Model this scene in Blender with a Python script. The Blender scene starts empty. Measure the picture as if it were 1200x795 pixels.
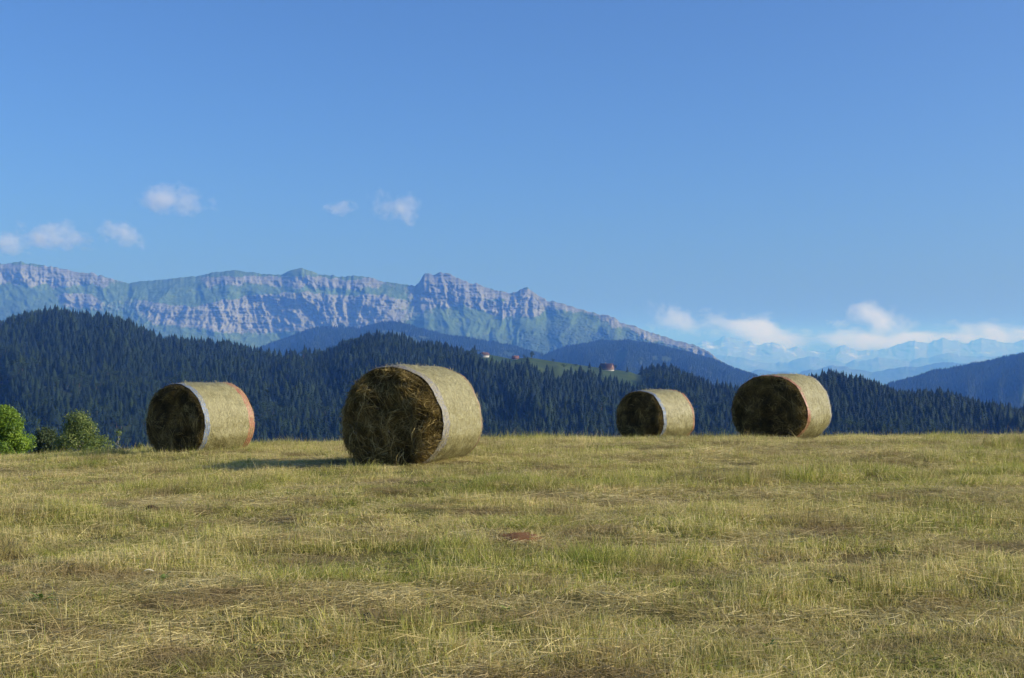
import bpy, bmesh, math, random
import numpy as np

SC = bpy.context.scene
COL = SC.collection
R = math.radians
rng = np.random.default_rng(11)
random.seed(5)

# ------------------------------------------------------------------ camera, sky, sun, exposure
F, CX, HY, EYE = 1500.0, 600.0, 415.0, 1.52      # focal length in px of a 1200 px wide frame, centre column, horizon row, eye height
cam = bpy.data.cameras.new('camera')
cam.sensor_width = 36.0
cam.lens = 36.0 * F / 1200.0
cam.clip_start = 0.1
cam.clip_end = 120000.0
cam_o = bpy.data.objects.new('camera', cam)
cam_o.location = (0, 0, EYE)
cam_o.rotation_euler = (R(90) + math.atan((HY - 397.5) / F), 0, 0)
COL.objects.link(cam_o)
SC.camera = cam_o

SUN_EL, SUN_AZ = 27.0, 103.0                     # azimuth clockwise from +Y, the viewing direction
world = bpy.data.worlds.new('World')
SC.world = world
world.use_nodes = True
wn = world.node_tree.nodes
sky = wn.new('ShaderNodeTexSky')
sky.sky_type = 'NISHITA'
sky.sun_disc = False
sky.sun_elevation = R(SUN_EL)
sky.sun_rotation = R(SUN_AZ)
sky.altitude = 1000
sky.air_density = 0.85
sky.dust_density = 6.0
sky.ozone_density = 10.0
world.node_tree.links.new(sky.outputs[0], wn['Background'].inputs[0])
wn['Background'].inputs[1].default_value = 0.13

sun = bpy.data.lights.new('sun', 'SUN')
sun.energy = 4.0
sun.angle = R(0.5)
sun.color = (1.0, 0.91, 0.76)
sun_o = bpy.data.objects.new('sun', sun)
sx = math.sin(R(SUN_AZ)) * math.cos(R(SUN_EL)); sy = math.cos(R(SUN_AZ)) * math.cos(R(SUN_EL)); sz = math.sin(R(SUN_EL))
from mathutils import Vector
sun_o.rotation_euler = Vector((sx, sy, sz)).to_track_quat('Z', 'Y').to_euler()
sun_o.location = (30, -10, 30)
COL.objects.link(sun_o)

SC.view_settings.view_transform = 'Standard'
SC.view_settings.look = 'None'
SC.view_settings.gamma = 1.0
SC.view_settings.use_curve_mapping = False
SC.view_settings.exposure = 0.5
SC.render.engine = 'CYCLES'
SC.cycles.use_denoising = True
SC.cycles.max_bounces = 8
SC.cycles.diffuse_bounces = 2
SC.cycles.glossy_bounces = 1
SC.cycles.transmission_bounces = 3
SC.cycles.transparent_max_bounces = 8
SC.cycles.volume_bounces = 6

# ------------------------------------------------------------------ helpers
def px(x):
    return (np.asarray(x, float) - CX) / F
def el(y):
    return (HY - np.asarray(y, float)) / F
def at(x, y, d):
    return ((x - CX) / F * d, d, EYE + (HY - y) / F * d)

def _hash(ix, iy, seed):
    n = (ix.astype(np.int64) * 374761393 + iy.astype(np.int64) * 668265263 + seed * 1442695041) & 0x7fffffff
    n = ((n ^ (n >> 13)) * 1274126177) & 0x7fffffff
    n = (n ^ (n >> 16)) & 0xffffff
    return n / float(0xffffff)
def vnoise(x, y, seed=0):
    x = np.asarray(x, float); y = np.asarray(y, float)
    x, y = np.broadcast_arrays(x, y)
    x0 = np.floor(x); y0 = np.floor(y)
    fx = x - x0; fy = y - y0
    fx = fx * fx * fx * (fx * (fx * 6 - 15) + 10); fy = fy * fy * fy * (fy * (fy * 6 - 15) + 10)
    a = _hash(x0, y0, seed); b = _hash(x0 + 1, y0, seed); c = _hash(x0, y0 + 1, seed); d = _hash(x0 + 1, y0 + 1, seed)
    return (a * (1 - fx) + b * fx) * (1 - fy) + (c * (1 - fx) + d * fx) * fy
def fbm(x, y, seed=0, oct=4, gain=0.5):
    s = 0.0; a = 1.0; t = 0.0
    for i in range(oct):
        s = s + a * vnoise(np.asarray(x) * 2 ** i, np.asarray(y) * 2 ** i, seed + i * 17); t += a; a *= gain
    return s / t                                  # 0..1
def ridged(x, y, seed=0, oct=3, gain=0.5):
    s = 0.0; a = 1.0; t = 0.0
    for i in range(oct):
        s = s + a * (1 - np.abs(2 * vnoise(np.asarray(x) * 2 ** i, np.asarray(y) * 2 ** i, seed + i * 31) - 1)); t += a; a *= gain
    return s / t
def sstep(a, b, x):
    t = np.clip((np.asarray(x, float) - a) / (b - a), 0, 1)
    return t * t * (3 - 2 * t)

def mesh_np(name, V, Q=None, T=None, mats=(), attrs=None, smooth=False, face_mat=None):
    V = np.asarray(V, np.float32).reshape(-1, 3)
    me = bpy.data.meshes.new(name)
    me.vertices.add(len(V)); me.vertices.foreach_set('co', V.ravel())
    nq = 0 if Q is None else len(Q); nt = 0 if T is None else len(T)
    loops = np.concatenate([np.asarray(a, np.int32).ravel() for a in (Q, T) if a is not None and len(a)])
    starts = np.concatenate([np.arange(nq) * 4, nq * 4 + np.arange(nt) * 3]).astype(np.int32)
    me.loops.add(len(loops)); me.loops.foreach_set('vertex_index', loops)
    me.polygons.add(nq + nt); me.polygons.foreach_set('loop_start', starts)
    if smooth:
        me.polygons.foreach_set('use_smooth', np.ones(nq + nt, bool))
    for m in mats:
        me.materials.append(m)
    if face_mat is not None:
        me.polygons.foreach_set('material_index', np.asarray(face_mat, np.int32))
    for k, a in (attrs or {}).items():
        at_ = me.attributes.new(k, 'FLOAT', 'POINT'); at_.data.foreach_set('value', np.asarray(a, np.float32).ravel())
    me.update(calc_edges=True)
    return me
def grid_faces(nr, nc, wrap=False):
    r = np.arange(nr - 1)[:, None]; c = np.arange(nc if wrap else nc - 1)[None, :]
    c2 = (c + 1) % nc
    return np.stack([r * nc + c, r * nc + c2, (r + 1) * nc + c2, (r + 1) * nc + c], -1).reshape(-1, 4)
def link(name, me, parent=None, loc=None, rotz=None):
    o = bpy.data.objects.new(name, me)
    COL.objects.link(o)
    if parent is not None: o.parent = parent
    if loc is not None: o.location = loc
    if rotz is not None: o.rotation_euler = (0, 0, rotz)
    return o
def tag(o, label=None, cat=None, group=None, kind=None):
    if label: o['label'] = label
    if cat: o['category'] = cat
    if group: o['group'] = group
    if kind: o['kind'] = kind
    return o
def strips(P, side, W):
    """ribbons: P (N,K,3) centre lines, side (N,3) or (N,K,3), W (N,K) half widths -> V, Q"""
    N, K, _ = P.shape
    if side.ndim == 2: side = side[:, None, :]
    L = P - side * W[..., None]; Rr = P + side * W[..., None]
    V = np.stack([L, Rr], 2).reshape(-1, 3)
    b = (np.arange(N) * K * 2)[:, None] + (np.arange(K - 1) * 2)[None, :]
    Q = np.stack([b, b + 1, b + 3, b + 2], -1).reshape(-1, 4)
    return V, Q
def unit(v):
    return v / (np.linalg.norm(v, axis=-1, keepdims=True) + 1e-9)
def merge(parts):
    Vs, Qs, o = [], [], 0
    for V, Q in parts:
        Vs.append(V); Qs.append(np.asarray(Q) + o); o += len(V)
    return np.concatenate(Vs), np.concatenate(Qs)

# ------------------------------------------------------------------ materials
class N:
    """thin node builder"""
    def __init__(s, name):
        s.m = bpy.data.materials.new(name); s.m.use_nodes = True
        s.t = s.m.node_tree; s.n = s.t.nodes; s.n.clear()
        s.out = s.n.new('ShaderNodeOutputMaterial')
    def new(s, typ, ins=None, **kw):
        x = s.n.new(typ)
        for k, v in kw.items(): setattr(x, k, v)
        for k, v in (ins or {}).items(): s.put(x, k, v)
        return x
    def put(s, node, k, v):
        i = node.inputs[k]
        if hasattr(v, 'is_linked') or hasattr(v, 'links'): s.t.links.new(v, i)
        else: i.default_value = v
    def pos(s): return s.new('ShaderNodeNewGeometry').outputs['Position']
    def obj(s): return s.new('ShaderNodeTexCoord').outputs['Object']
    def attr(s, name): return s.new('ShaderNodeAttribute', attribute_name=name).outputs['Fac']
    def scale(s, vec, sc): return s.new('ShaderNodeMapping', {'Vector': vec, 'Scale': sc}).outputs[0]
    def noise(s, vec, scale, detail=4.0, rough=0.55, dist=0.0):
        return s.new('ShaderNodeTexNoise', {'Vector': vec, 'Scale': scale, 'Detail': detail, 'Roughness': rough, 'Distortion': dist}).outputs[0]
    def ramp(s, fac, stops):
        r = s.new('ShaderNodeValToRGB', {'Fac': fac}); e = r.color_ramp.elements
        while len(e) < len(stops): e.new(0.5)
        for q, (p, c) in zip(e, stops):
            q.position = p; q.color = (c, c, c, 1) if isinstance(c, (int, float)) else (*c, 1)
        return r.outputs[0]
    def mix(s, f, a, b, mode='MIX'):
        x = s.new('ShaderNodeMix', data_type='RGBA', blend_type=mode)
        for k, v in ((0, f), (6, a), (7, b)):
            if isinstance(v, tuple): v = (*v, 1)
            s.put(x, k, v)
        return x.outputs[2]
    def math(s, op, a, b=0.0, c=None):
        x = s.new('ShaderNodeMath', operation=op); s.put(x, 0, a); s.put(x, 1, b)
        if c is not None: s.put(x, 2, c)
        return x.outputs[0]
    def bsdf(s, col, rough=0.8, spec=0.3, normal=None, trans=0.0, **kw):
        b = s.new('ShaderNodeBsdfPrincipled', {'Base Color': (*col, 1) if isinstance(col, tuple) else col, 'Roughness': rough, 'Specular IOR Level': spec})
        for k, v in kw.items(): s.put(b, k, v)
        if normal is not None: s.put(b, 'Normal', normal)
        sh = b.outputs[0]
        if trans:
            t = s.new('ShaderNodeBsdfTranslucent'); s.put(t, 'Color', (*col, 1) if isinstance(col, tuple) else col)
            mx = s.new('ShaderNodeMixShader', {0: trans}); s.t.links.new(sh, mx.inputs[1]); s.t.links.new(t.outputs[0], mx.inputs[2]); sh = mx.outputs[0]
        s.t.links.new(sh, s.out.inputs[0]); return s.m
    def bump(s, h, strength=0.5, dist=0.1):
        return s.new('ShaderNodeBump', {'Height': h, 'Strength': strength, 'Distance': dist}).outputs[0]

def mat_grass(name, stops, trans=0.48, patch=0.75, sat=1.0):
    """blade colour: per-blade tone plus broad patches of drier and greener growth"""
    b = N(name)
    p = b.pos()
    big = b.noise(b.scale(p, (0.40, 0.6, 0.0)), 1.0, 4.0, 0.65)
    small = b.noise(b.scale(p, (2.6, 3.4, 0.0)), 1.0, 4.0, 0.7)
    tone = b.attr('tone')
    rnd = b.new('ShaderNodeObjectInfo').outputs['Random']
    dry = b.math('MULTIPLY_ADD', big, patch * 1.6, b.math('MULTIPLY_ADD', small, 0.9, -0.45 - patch * 0.8))
    f = b.math('ADD', b.math('ADD', b.math('MULTIPLY', tone, 0.75), dry), b.math('MULTIPLY_ADD', rnd, 0.25, 0.0))
    col = b.ramp(f, stops)
    dead = b.noise(b.scale(p, (0.9, 1.3, 0.0)), 1.0, 4.0, 0.65)
    col = b.mix(b.ramp(dead, [(0.50, 0.0), (0.64, 0.75)]), col, (0.30, 0.215, 0.105))
    return b.bsdf(col, 0.6, 0.25, trans=trans)
def mat_tone(name, stops, rough=0.6, spec=0.3, trans=0.2, nscale=None, namp=0.4):
    b = N(name)
    f = b.attr('tone')
    if nscale:
        f = b.math('ADD', f, b.math('MULTIPLY_ADD', b.noise(b.obj(), nscale, 3.0), namp, -namp / 2))
    return b.bsdf(b.ramp(f, stops), rough, spec, trans=trans)
def mat_plain(name, col, rough=0.7, spec=0.3, nscale=None, amp=0.35):
    b = N(name)
    if nscale:
        n = b.noise(b.obj(), nscale, 5.0, 0.6)
        c = b.mix(n, tuple(v * (1 - amp) for v in col), tuple(min(1, v * (1 + amp)) for v in col))
        return b.bsdf(c, rough, spec)
    return b.bsdf(col, rough, spec)

M = {}
M['stubble'] = mat_grass('stubble', [(0.0, (0.15, 0.18, 0.03)), (0.28, (0.39, 0.37, 0.085)), (0.55, (0.66, 0.56, 0.21)), (0.82, (0.84, 0.72, 0.37)), (1.0, (0.68, 0.46, 0.22))])
M['greengrass'] = mat_grass('greengrass', [(0.05, (0.13, 0.19, 0.025)), (0.45, (0.35, 0.38, 0.065)), (0.8, (0.56, 0.51, 0.13)), (1.0, (0.68, 0.57, 0.23))])
M['straw'] = mat_grass('straw', [(0.0, (0.24, 0.18, 0.07)), (0.35, (0.42, 0.335, 0.125)), (0.7, (0.58, 0.48, 0.20)), (1.0, (0.74, 0.64, 0.34))], trans=0.25)
M['leafplant'] = mat_tone('leafplant', [(0.0, (0.09, 0.16, 0.02)), (1.0, (0.20, 0.30, 0.05))])

def ground_mat():
    b = N('thatch'); p = b.pos()
    n1 = b.noise(b.scale(p, (0.5, 1.3, 1.0)), 1.0, 4.0, 0.6)
    n2 = b.noise(p, 22.0, 5.0, 0.7)
    n3 = b.noise(b.scale(p, (18.0, 60.0, 20.0)), 1.0, 4.0, 0.7)
    c = b.ramp(b.math('ADD', b.math('MULTIPLY', n2, 0.6), b.math('MULTIPLY', n3, 0.45)),
               [(0.25, (0.03, 0.024, 0.010)), (0.5, (0.11, 0.088, 0.034)), (0.75, (0.30, 0.24, 0.095))])
    c = b.mix(b.ramp(n1, [(0.4, 0.0), (0.62, 0.55)]), c, (0.16, 0.18, 0.045))
    return b.bsdf(c, 0.95, 0.1, b.bump(b.math('ADD', n2, n3), 0.9, 0.03))
M['thatch'] = ground_mat()

# ------------------------------------------------------------------ the field
_ys = np.arange(-60, 1100, 0.25)
_sl = np.interp(_ys, [-60, 0, 18.8, 24.2, 37, 50, 120, 420, 700, 1100], [0, 0, 0, -0.066, -0.068, -0.20, -0.22, -0.20, 0, 0])
_zs = np.concatenate([[0], np.cumsum(_sl[:-1] * 0.25)])
def ground(x, y):
    """height of the mown field and of the slope beyond its crest"""
    x = np.asarray(x, float); y = np.asarray(y, float)
    z = np.interp(y - 2.0 * sstep(2, 6, -x) * sstep(8, 18, y), _ys, _zs)
    soft = np.log1p(np.exp(np.clip((-x - 0.5) * 1.5, -30, 30))) / 1.5
    z = z - 0.049 * np.minimum(soft, 40) * sstep(6, 20, y)
    z = z + 0.006 * np.clip(x, 0, 40) * sstep(8, 20, y)
    amp = 1 - 0.6 * sstep(20, 40, y)
    z = z + amp * (0.10 * (fbm(x * 0.35, y * 0.55, 3, 3) - 0.5) + 0.06 * (fbm(x * 1.1 + 5, y * 2.2, 4, 2) - 0.5))
    return z
gx = np.concatenate([np.linspace(-70, -16, 40), np.linspace(-15.8, 15.8, 220), np.linspace(16, 70, 40)])
gy = np.concatenate([np.linspace(-30, 3.8, 40), np.linspace(4, 42, 380), np.linspace(42.5, 130, 60)])
GX, GY = np.meshgrid(gx, gy)
GZ = ground(GX, GY)
me = mesh_np('field', np.stack([GX, GY, GZ], -1), grid_faces(len(gy), len(gx)), mats=[M['thatch']], smooth=True)
tag(link('field', me), 'mown hay meadow of dry stubble sloping to a crest', 'field', kind='structure')

# --- geometry-node scatter (only for what nobody could count)
PROTO = {}
def proto_collection(name, meshes):
    c = bpy.data.collections.new(name)
    for i, m in enumerate(meshes):
        c.objects.link(bpy.data.objects.new('%s_%02d' % (name, i), m))
    PROTO[name] = c
    return c
def scatter(name, pts, rot, scl, idx, coll):
    me = bpy.data.meshes.new(name)
    pts = np.asarray(pts, np.float32)
    me.vertices.add(len(pts)); me.vertices.foreach_set('co', pts.ravel())
    a = me.attributes.new('rot', 'FLOAT_VECTOR', 'POINT'); a.data.foreach_set('vector', np.asarray(rot, np.float32).ravel())
    a = me.attributes.new('scl', 'FLOAT_VECTOR', 'POINT'); a.data.foreach_set('vector', np.asarray(scl, np.float32).ravel())
    a = me.attributes.new('idx', 'INT', 'POINT'); a.data.foreach_set('value', np.asarray(idx, np.int32))
    o = link(name, me)
    g = bpy.data.node_groups.new(name, 'GeometryNodeTree')
    g.interface.new_socket('Geometry', in_out='INPUT', socket_type='NodeSocketGeometry')
    g.interface.new_socket('Geometry', in_out='OUTPUT', socket_type='NodeSocketGeometry')
    n = g.nodes; L = g.links.new
    gi = n.new('NodeGroupInput'); go = n.new('NodeGroupOutput')
    ci = n.new('GeometryNodeCollectionInfo'); ci.inputs['Collection'].default_value = coll
    ci.inputs['Separate Children'].default_value = True; ci.inputs['Reset Children'].default_value = True
    ip = n.new('GeometryNodeInstanceOnPoints'); ip.inputs['Pick Instance'].default_value = True
    def na(nm, dt):
        x = n.new('GeometryNodeInputNamedAttribute'); x.data_type = dt; x.inputs[0].default_value = nm; return x.outputs[0]
    L(gi.outputs[0], ip.inputs['Points']); L(ci.outputs[0], ip.inputs['Instance'])
    L(na('idx', 'INT'), ip.inputs['Instance Index']); L(na('rot', 'FLOAT_VECTOR'), ip.inputs['Rotation']); L(na('scl', 'FLOAT_VECTOR'), ip.inputs['Scale'])
    L(ip.outputs[0], go.inputs[0])
    o.modifiers.new('scatter', 'NODES').node_group = g
    return o

# --- grass tufts
def blades(n, rad, h0, h1, w, lean, curve, seed, K=4, lean_dir=None, z0=-0.02):
    r = np.random.default_rng(seed)
    a = r.uniform(0, 2 * np.pi, n); q = rad * np.sqrt(r.uniform(0, 1, n))
    base = np.stack([q * np.cos(a), q * np.sin(a), np.full(n, z0)], -1)
    h = r.uniform(h0, h1, n) * (0.75 + 0.5 * r.uniform(0, 1, n))
    d = r.uniform(0, 2 * np.pi, n)
    if lean_dir is not None: d = lean_dir + r.normal(0, 0.8, n)
    le = lean * np.abs(r.normal(0.7, 0.5, n))
    t = np.linspace(0, 1, K)[None, :, None]
    out = np.stack([np.cos(d), np.sin(d), np.zeros(n)], -1)[:, None, :]
    ang = le[:, None, None] * (1 - curve) + le[:, None, None] * curve * 2 * t
    step = np.concatenate([np.sin(ang) * out + np.cos(ang) * np.array([0, 0, 1.0])], -1) * h[:, None, None] / (K - 1)
    P = base[:, None, :] + np.concatenate([np.zeros((n, 1, 3)), np.cumsum(step[:, 1:], 1)], 1)
    sd = r.uniform(0, np.pi, n); side = np.stack([np.cos(sd), np.sin(sd), np.zeros(n)], -1)
    W = (1.25 * w * r.uniform(0.6, 1.3, n))[:, None] * np.interp(np.linspace(0, 1, K), [0, 0.5, 1], [1, 0.85, 0.15])[None, :] * 0.5
    tone = np.repeat(r.uniform(0, 1, n), K * 2)
    V, Q = strips(P, side, W)
    return V, Q, tone
def lying(n, rad, l0, l1, w, seed, zmax=0.06, K=4):
    r = np.random.default_rng(seed)
    a = r.uniform(0, 2 * np.pi, n); q = rad * np.sqrt(r.uniform(0, 1, n))
    l = r.uniform(l0, l1, n); d = r.normal(0, 0.9, n) + (r.uniform(0, 1, n) > 0.5) * np.pi
    tilt = r.normal(0, 0.14, n)
    t = (np.linspace(0, 1, K) - 0.5)[None, :]
    cx = q * np.cos(a); cy = q * np.sin(a); cz = r.uniform(0.005, zmax, n)
    bend = r.normal(0, 0.04, n)[:, None] * (t * 2) ** 2 * l[:, None]
    X = cx[:, None] + np.cos(d)[:, None] * t * l[:, None] - np.sin(d)[:, None] * bend
    Y = cy[:, None] + np.sin(d)[:, None] * t * l[:, None] + np.cos(d)[:, None] * bend
    Z = np.maximum(cz[:, None] + np.sin(tilt)[:, None] * t * l[:, None], 0.004)
    P = np.stack([X, Y, Z], -1)
    side = unit(np.stack([-np.sin(d), np.cos(d), r.normal(0, 0.9, n)], -1))
    W = (w * r.uniform(0.6, 1.3, n))[:, None] * np.array([0.5, 0.55, 0.5, 0.25])[None, :]
    V, Q = strips(P, side, W)
    return V, Q, np.repeat(r.uniform(0, 1, n), K * 2)
def tuft(name, groups):
    Vs, Qs, Ts, fm, mats, o = [], [], [], [], [], 0
    for k, ((V, Q, t), m) in enumerate(groups):
        Vs.append(V); Qs.append(Q + o); Ts.append(t); fm += [k] * len(Q); mats.append(m); o += len(V)
    return mesh_np(name, np.concatenate(Vs), np.concatenate(Qs), mats=mats, attrs={'tone': np.concatenate(Ts)}, face_mat=fm)
protos = []
KIND = {}
def addk(k, meshes):
    KIND[k] = (len(protos), len(meshes)); protos.extend(meshes)
addk('stub', [tuft('a_stub%d' % i, [(blades(56, .17, .045, .095, .0040, .8, .4, 100 + i), M['stubble']), (blades(18, .17, .04, .09, .0046, .9, .5, 130 + i), M['greengrass']), (lying(7, .17, .06, .18, .003, 150 + i, .05), M['straw'])]) for i in range(7)])
addk('mid', [tuft('b_mid%d' % i, [(blades(46, .15, .075, .14, .0036, .9, .35, 200 + i, lean_dir=ld), M['stubble']), (blades(16, .15, .06, .13, .0042, .85, .35, 230 + i), M['greengrass']), (lying(4, .16, .10, .24, .003, 250 + i, .08), M['straw'])]) for i, ld in enumerate((None, 0.3, 2.8, 0.2, 3.3, None, 1.2))])
addk('green', [tuft('c_green%d' % i, [(blades(46, .15, .045, .10, .0044, .85, .35, 300 + i), M['greengrass']), (lying(4, .16, .06, .18, .003, 350 + i, .05), M['straw'])]) for i in range(5)])
addk('litter', [tuft('d_litter%d' % i, [(lying(34, .22, .05, .18, .0025, 400 + i, .045), M['straw']), (blades(26, .18, .03, .07, .0036, 1.1, .4, 450 + i), M['stubble'])]) for i in range(6)])
addk('tall', [tuft('e_tall%d' % i, [(blades(50, .17, .13, .22, .0036, .95, .55, 500 + i, lean_dir=ld), M['greengrass']), (blades(26, .16, .10, .19, .0034, .85, .4, 520 + i), M['stubble'])]) for i, ld in enumerate((0.2, 2.9, 0.6, 3.4))])
addk('stalk', [tuft('f_stalk%d' % i, [(blades(4, .10, .17, .27, .0034, .55, .6, 600 + i, K=5), M['straw'])]) for i in range(4)])
addk('long', [tuft('g_long%d' % i, [(lying(4, .25, .16, .36, .0034, 700 + i, .09), M['straw'])]) for i in range(4)])
c_grass = proto_collection('grass_tuft', protos)

def wedge(n, d0, d1, spread=0.47, r=rng):
    d = np.sqrt(r.uniform(d0 * d0, d1 * d1, n))
    return r.uniform(-1, 1, n) * (0.43 * d + 2.6), d
def band(x, y):
    """rows left by the mower: 1 = standing strip, 0 = raked, littered strip"""
    w = y + 0.12 * x + 0.9 * (fbm(x * 0.16, y * 0.22, 21, 3) - 0.5)
    s = 0.6 * fbm(x * 0.40, w * 0.9, 22, 4, 0.6) + 0.4 * fbm(x * 1.3, y * 1.6, 23, 3, 0.6)
    s = s - 0.22 * np.exp(-((y - 7.6 + 0.06 * x) / 0.45) ** 2) - 0.10 * np.exp(-((y - 10.3 + 0.05 * x) / 0.35) ** 2)
    s = s + 0.16 * np.exp(-((y - 16.0 + 0.05 * x) / 0.8) ** 2) + 0.12 * np.exp(-((y - 9.1 + 0.1 * x) / 0.45) ** 2) + 0.10 * np.exp(-((y - 12.4 - 0.05 * x) / 0.5) ** 2)
    return sstep(0.32, 0.68, s)
X_, Y_ = [], []
for d0, d1, den in ((3.2, 9, 165), (9, 15, 130), (15, 24, 105), (24, 43, 85)):
    a = 0.43 * (d1 * d1 - d0 * d0) + 5.2 * (d1 - d0)
    x, y = wedge(int(a * den), d0, d1); X_.append(x); Y_.append(y)
X_ = np.concatenate(X_); Y_ = np.concatenate(Y_)
nP = len(X_)
bnd = band(X_, Y_); loc = fbm(X_ * 0.9, Y_ * 1.3, 40, 3)
u = rng.uniform(0, 1, nP)
kind = np.full(nP, 'stub', dtype=object)
lit = sstep(0.42, 0.20, bnd + 0.5 * (loc - 0.5)) * (1 - 0.75 * sstep(18, 24, Y_))
kind[u < lit * 0.80] = 'litter'
st = sstep(0.50, 0.80, bnd + 0.5 * (loc - 0.5))
kind[(u > 1 - 0.70 * st - 0.04)] = 'mid'
gr = sstep(0.50, 0.66, fbm(X_ * 0.5 + 9, Y_ * 0.8, 60, 3) + 0.10 * sstep(15, 24, Y_))
kind[(rng.uniform(0, 1, nP) < gr * 0.40) & (kind != 'litter')] = 'green'
tl = sstep(0.58, 0.70, fbm(X_ * 0.45, Y_ * 1.2, 80, 2)) * st
kind[(rng.uniform(0, 1, nP) < tl * 0.42)] = 'tall'
v = rng.uniform(0, 1, nP)
kind[v < 0.014] = 'long'
kind[(v > 1 - 0.035 * sstep(16, 22, Y_) - 0.004)] = 'stalk'
kind[(kind == 'stub') & (rng.uniform(0, 1, nP) < 0.45 * sstep(18, 22, Y_))] = 'mid'
# a thick leaning clump of uncut grass and a dry standing strip beside it
cxx, cyy = px(735) * 9.35, 9.35
dd = np.hypot((X_ - cxx) / 0.55, (Y_ - cyy) / 0.30)
kind[(dd < 1) & (rng.uniform(0, 1, nP) < 0.55)] = 'tall'
idx = np.zeros(nP, int)
for k, (s0, n0) in KIND.items():
    m_ = kind == k
    idx[m_] = s0 + rng.integers(0, n0, m_.sum())
ZG = ground(X_, Y_)
rotz = rng.uniform(0, 2 * np.pi, nP)
for k in ('mid', 'tall'):
    m_ = kind == k; rotz[m_] = rng.normal(0, 0.35, m_.sum())
for k in ('litter', 'long'):
    m_ = kind == k; rotz[m_] = rng.normal(0, 0.7, m_.sum())
gap = fbm(X_ * 2.4 + 31, Y_ * 2.8, 91, 3)
hs = (0.40 + 0.95 * sstep(0.28, 0.72, loc)) * (0.35 + 0.75 * sstep(0.30, 0.46, gap)) * np.where(kind == 'stub', 0.75 + 0.5 * bnd, 1.0) * rng.uniform(0.66, 1.0, nP)
ws = rng.uniform(0.85, 1.2, nP) * np.interp(Y_, [5, 20, 40], [1.0, 1.2, 1.5])
rot = np.stack([rng.normal(0, .08, nP), rng.normal(0, .08, nP), rotz], -1)
# keep tufts out of the bales' footprints later on
GRASS = dict(x=X_, y=Y_, z=ZG, rot=rot, scl=np.stack([ws, ws, hs], -1), idx=idx)

# ------------------------------------------------------------------ hay bales
def hay_mats():
    b = N('hay_core'); o = b.obj()
    n1 = b.noise(o, 9.0, 6.0, 0.7); n2 = b.noise(b.scale(o, (60, 60, 60)), 1.0, 4.0, 0.7)
    c = b.ramp(b.math('ADD', b.math('MULTIPLY', n1, 0.55), b.math('MULTIPLY', n2, 0.45)), [(0.3, (0.026, 0.018, 0.006)), (0.5, (0.08, 0.057, 0.019)), (0.7, (0.17, 0.125, 0.042))])
    M['hay_core'] = b.bsdf(c, 0.9, 0.15, b.bump(b.math('ADD', n1, n2), 1.0, 0.03))
    b = N('net_wrapped_hay'); o = b.obj()
    n1 = b.noise(o, 5.0, 5.0, 0.65); n2 = b.noise(b.scale(o, (38, 62, 38)), 1.0, 5.0, 0.8); n3 = b.noise(b.scale(o, (10, 55, 10)), 1.0, 3.0, 0.6)
    c = b.ramp(b.math('ADD', b.math('MULTIPLY', n2, 0.6), b.math('ADD', b.math('MULTIPLY', n1, 0.25), b.math('MULTIPLY', n3, 0.15))),
               [(0.34, (0.07, 0.062, 0.020)), (0.46, (0.22, 0.195, 0.075)), (0.60, (0.37, 0.335, 0.165)), (0.72, (0.62, 0.58, 0.38))])
    M['net'] = b.bsdf(c, 0.33, 0.75, b.bump(b.math('ADD', n2, b.math('MULTIPLY', n3, 0.5)), 0.9, 0.02))
    for nm, lo, hi in (('band_blue', (0.08, 0.125, 0.23), (0.17, 0.26, 0.44)), ('band_red', (0.20, 0.055, 0.04), (0.44, 0.135, 0.095)), ('band_rust', (0.15, 0.085, 0.05), (0.31, 0.19, 0.12)), ('band_pale', (0.24, 0.25, 0.26), (0.40, 0.41, 0.42)), ('band_grey', (0.12, 0.115, 0.12), (0.24, 0.23, 0.245))):
        b = N(nm); o = b.obj()
        n2 = b.noise(b.scale(o, (50, 60, 50)), 1.0, 4.0, 0.75)
        c = b.mix(b.ramp(n2, [(0.38, 0.0), (0.6, 1.0)]), lo, hi)
        c = b.mix(b.ramp(b.noise(b.scale(o, (35, 35, 35)), 1.3, 3.0), [(0.42, 0.0), (0.62, 0.9)]), c, (0.25, 0.215, 0.09))
        M[nm] = b.bsdf(c, 0.42, 0.5, b.bump(n2, 0.6, 0.012))
    M['hay_face'] = mat_tone('hay_face', [(0.0, (0.035, 0.024, 0.007)), (0.4, (0.13, 0.09, 0.024)), (0.7, (0.27, 0.185, 0.05)), (1.0, (0.56, 0.43, 0.17))], 0.7, 0.2, 0.2, 6.0, 0.8)
    M['hay_side'] = mat_tone('hay_side', [(0.0, (0.16, 0.13, 0.045)), (0.5, (0.38, 0.33, 0.14)), (1.0, (0.60, 0.54, 0.30))], 0.5, 0.35, 0.1)
hay_mats()
BL, BW, BH = 1.36, 1.58, 1.45
SHAPE = [1]
def outline(phi, s=1.0):
    """cross-section of a bale that sags under its own weight: x, z about the centre"""
    c, q = np.cos(phi), np.sin(phi)
    x = BW / 2 * np.sign(c) * np.abs(c) ** 0.96
    z = BH / 2 * q
    z = np.where(z < -BH * 0.40, -BH * 0.40 - (np.abs(z) - BH * 0.40) * 0.6, z)
    x = x * (1 + 0.05 * np.exp(-((q + 0.45) / 0.35) ** 2))
    w = 1 + 0.045 * (fbm(c * 1.3 + SHAPE[0], q * 1.3 + SHAPE[0] * .7, SHAPE[0], 3) - 0.5) * 2
    x = x * w; z = np.where(z > -BH * 0.40, z * (1 + (w - 1) * sstep(-.40, -.2, z / BH)), z)
    return x * s, z * s
ZMIN = -(BH * 0.40 + BH * 0.10 * 0.6)
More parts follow.
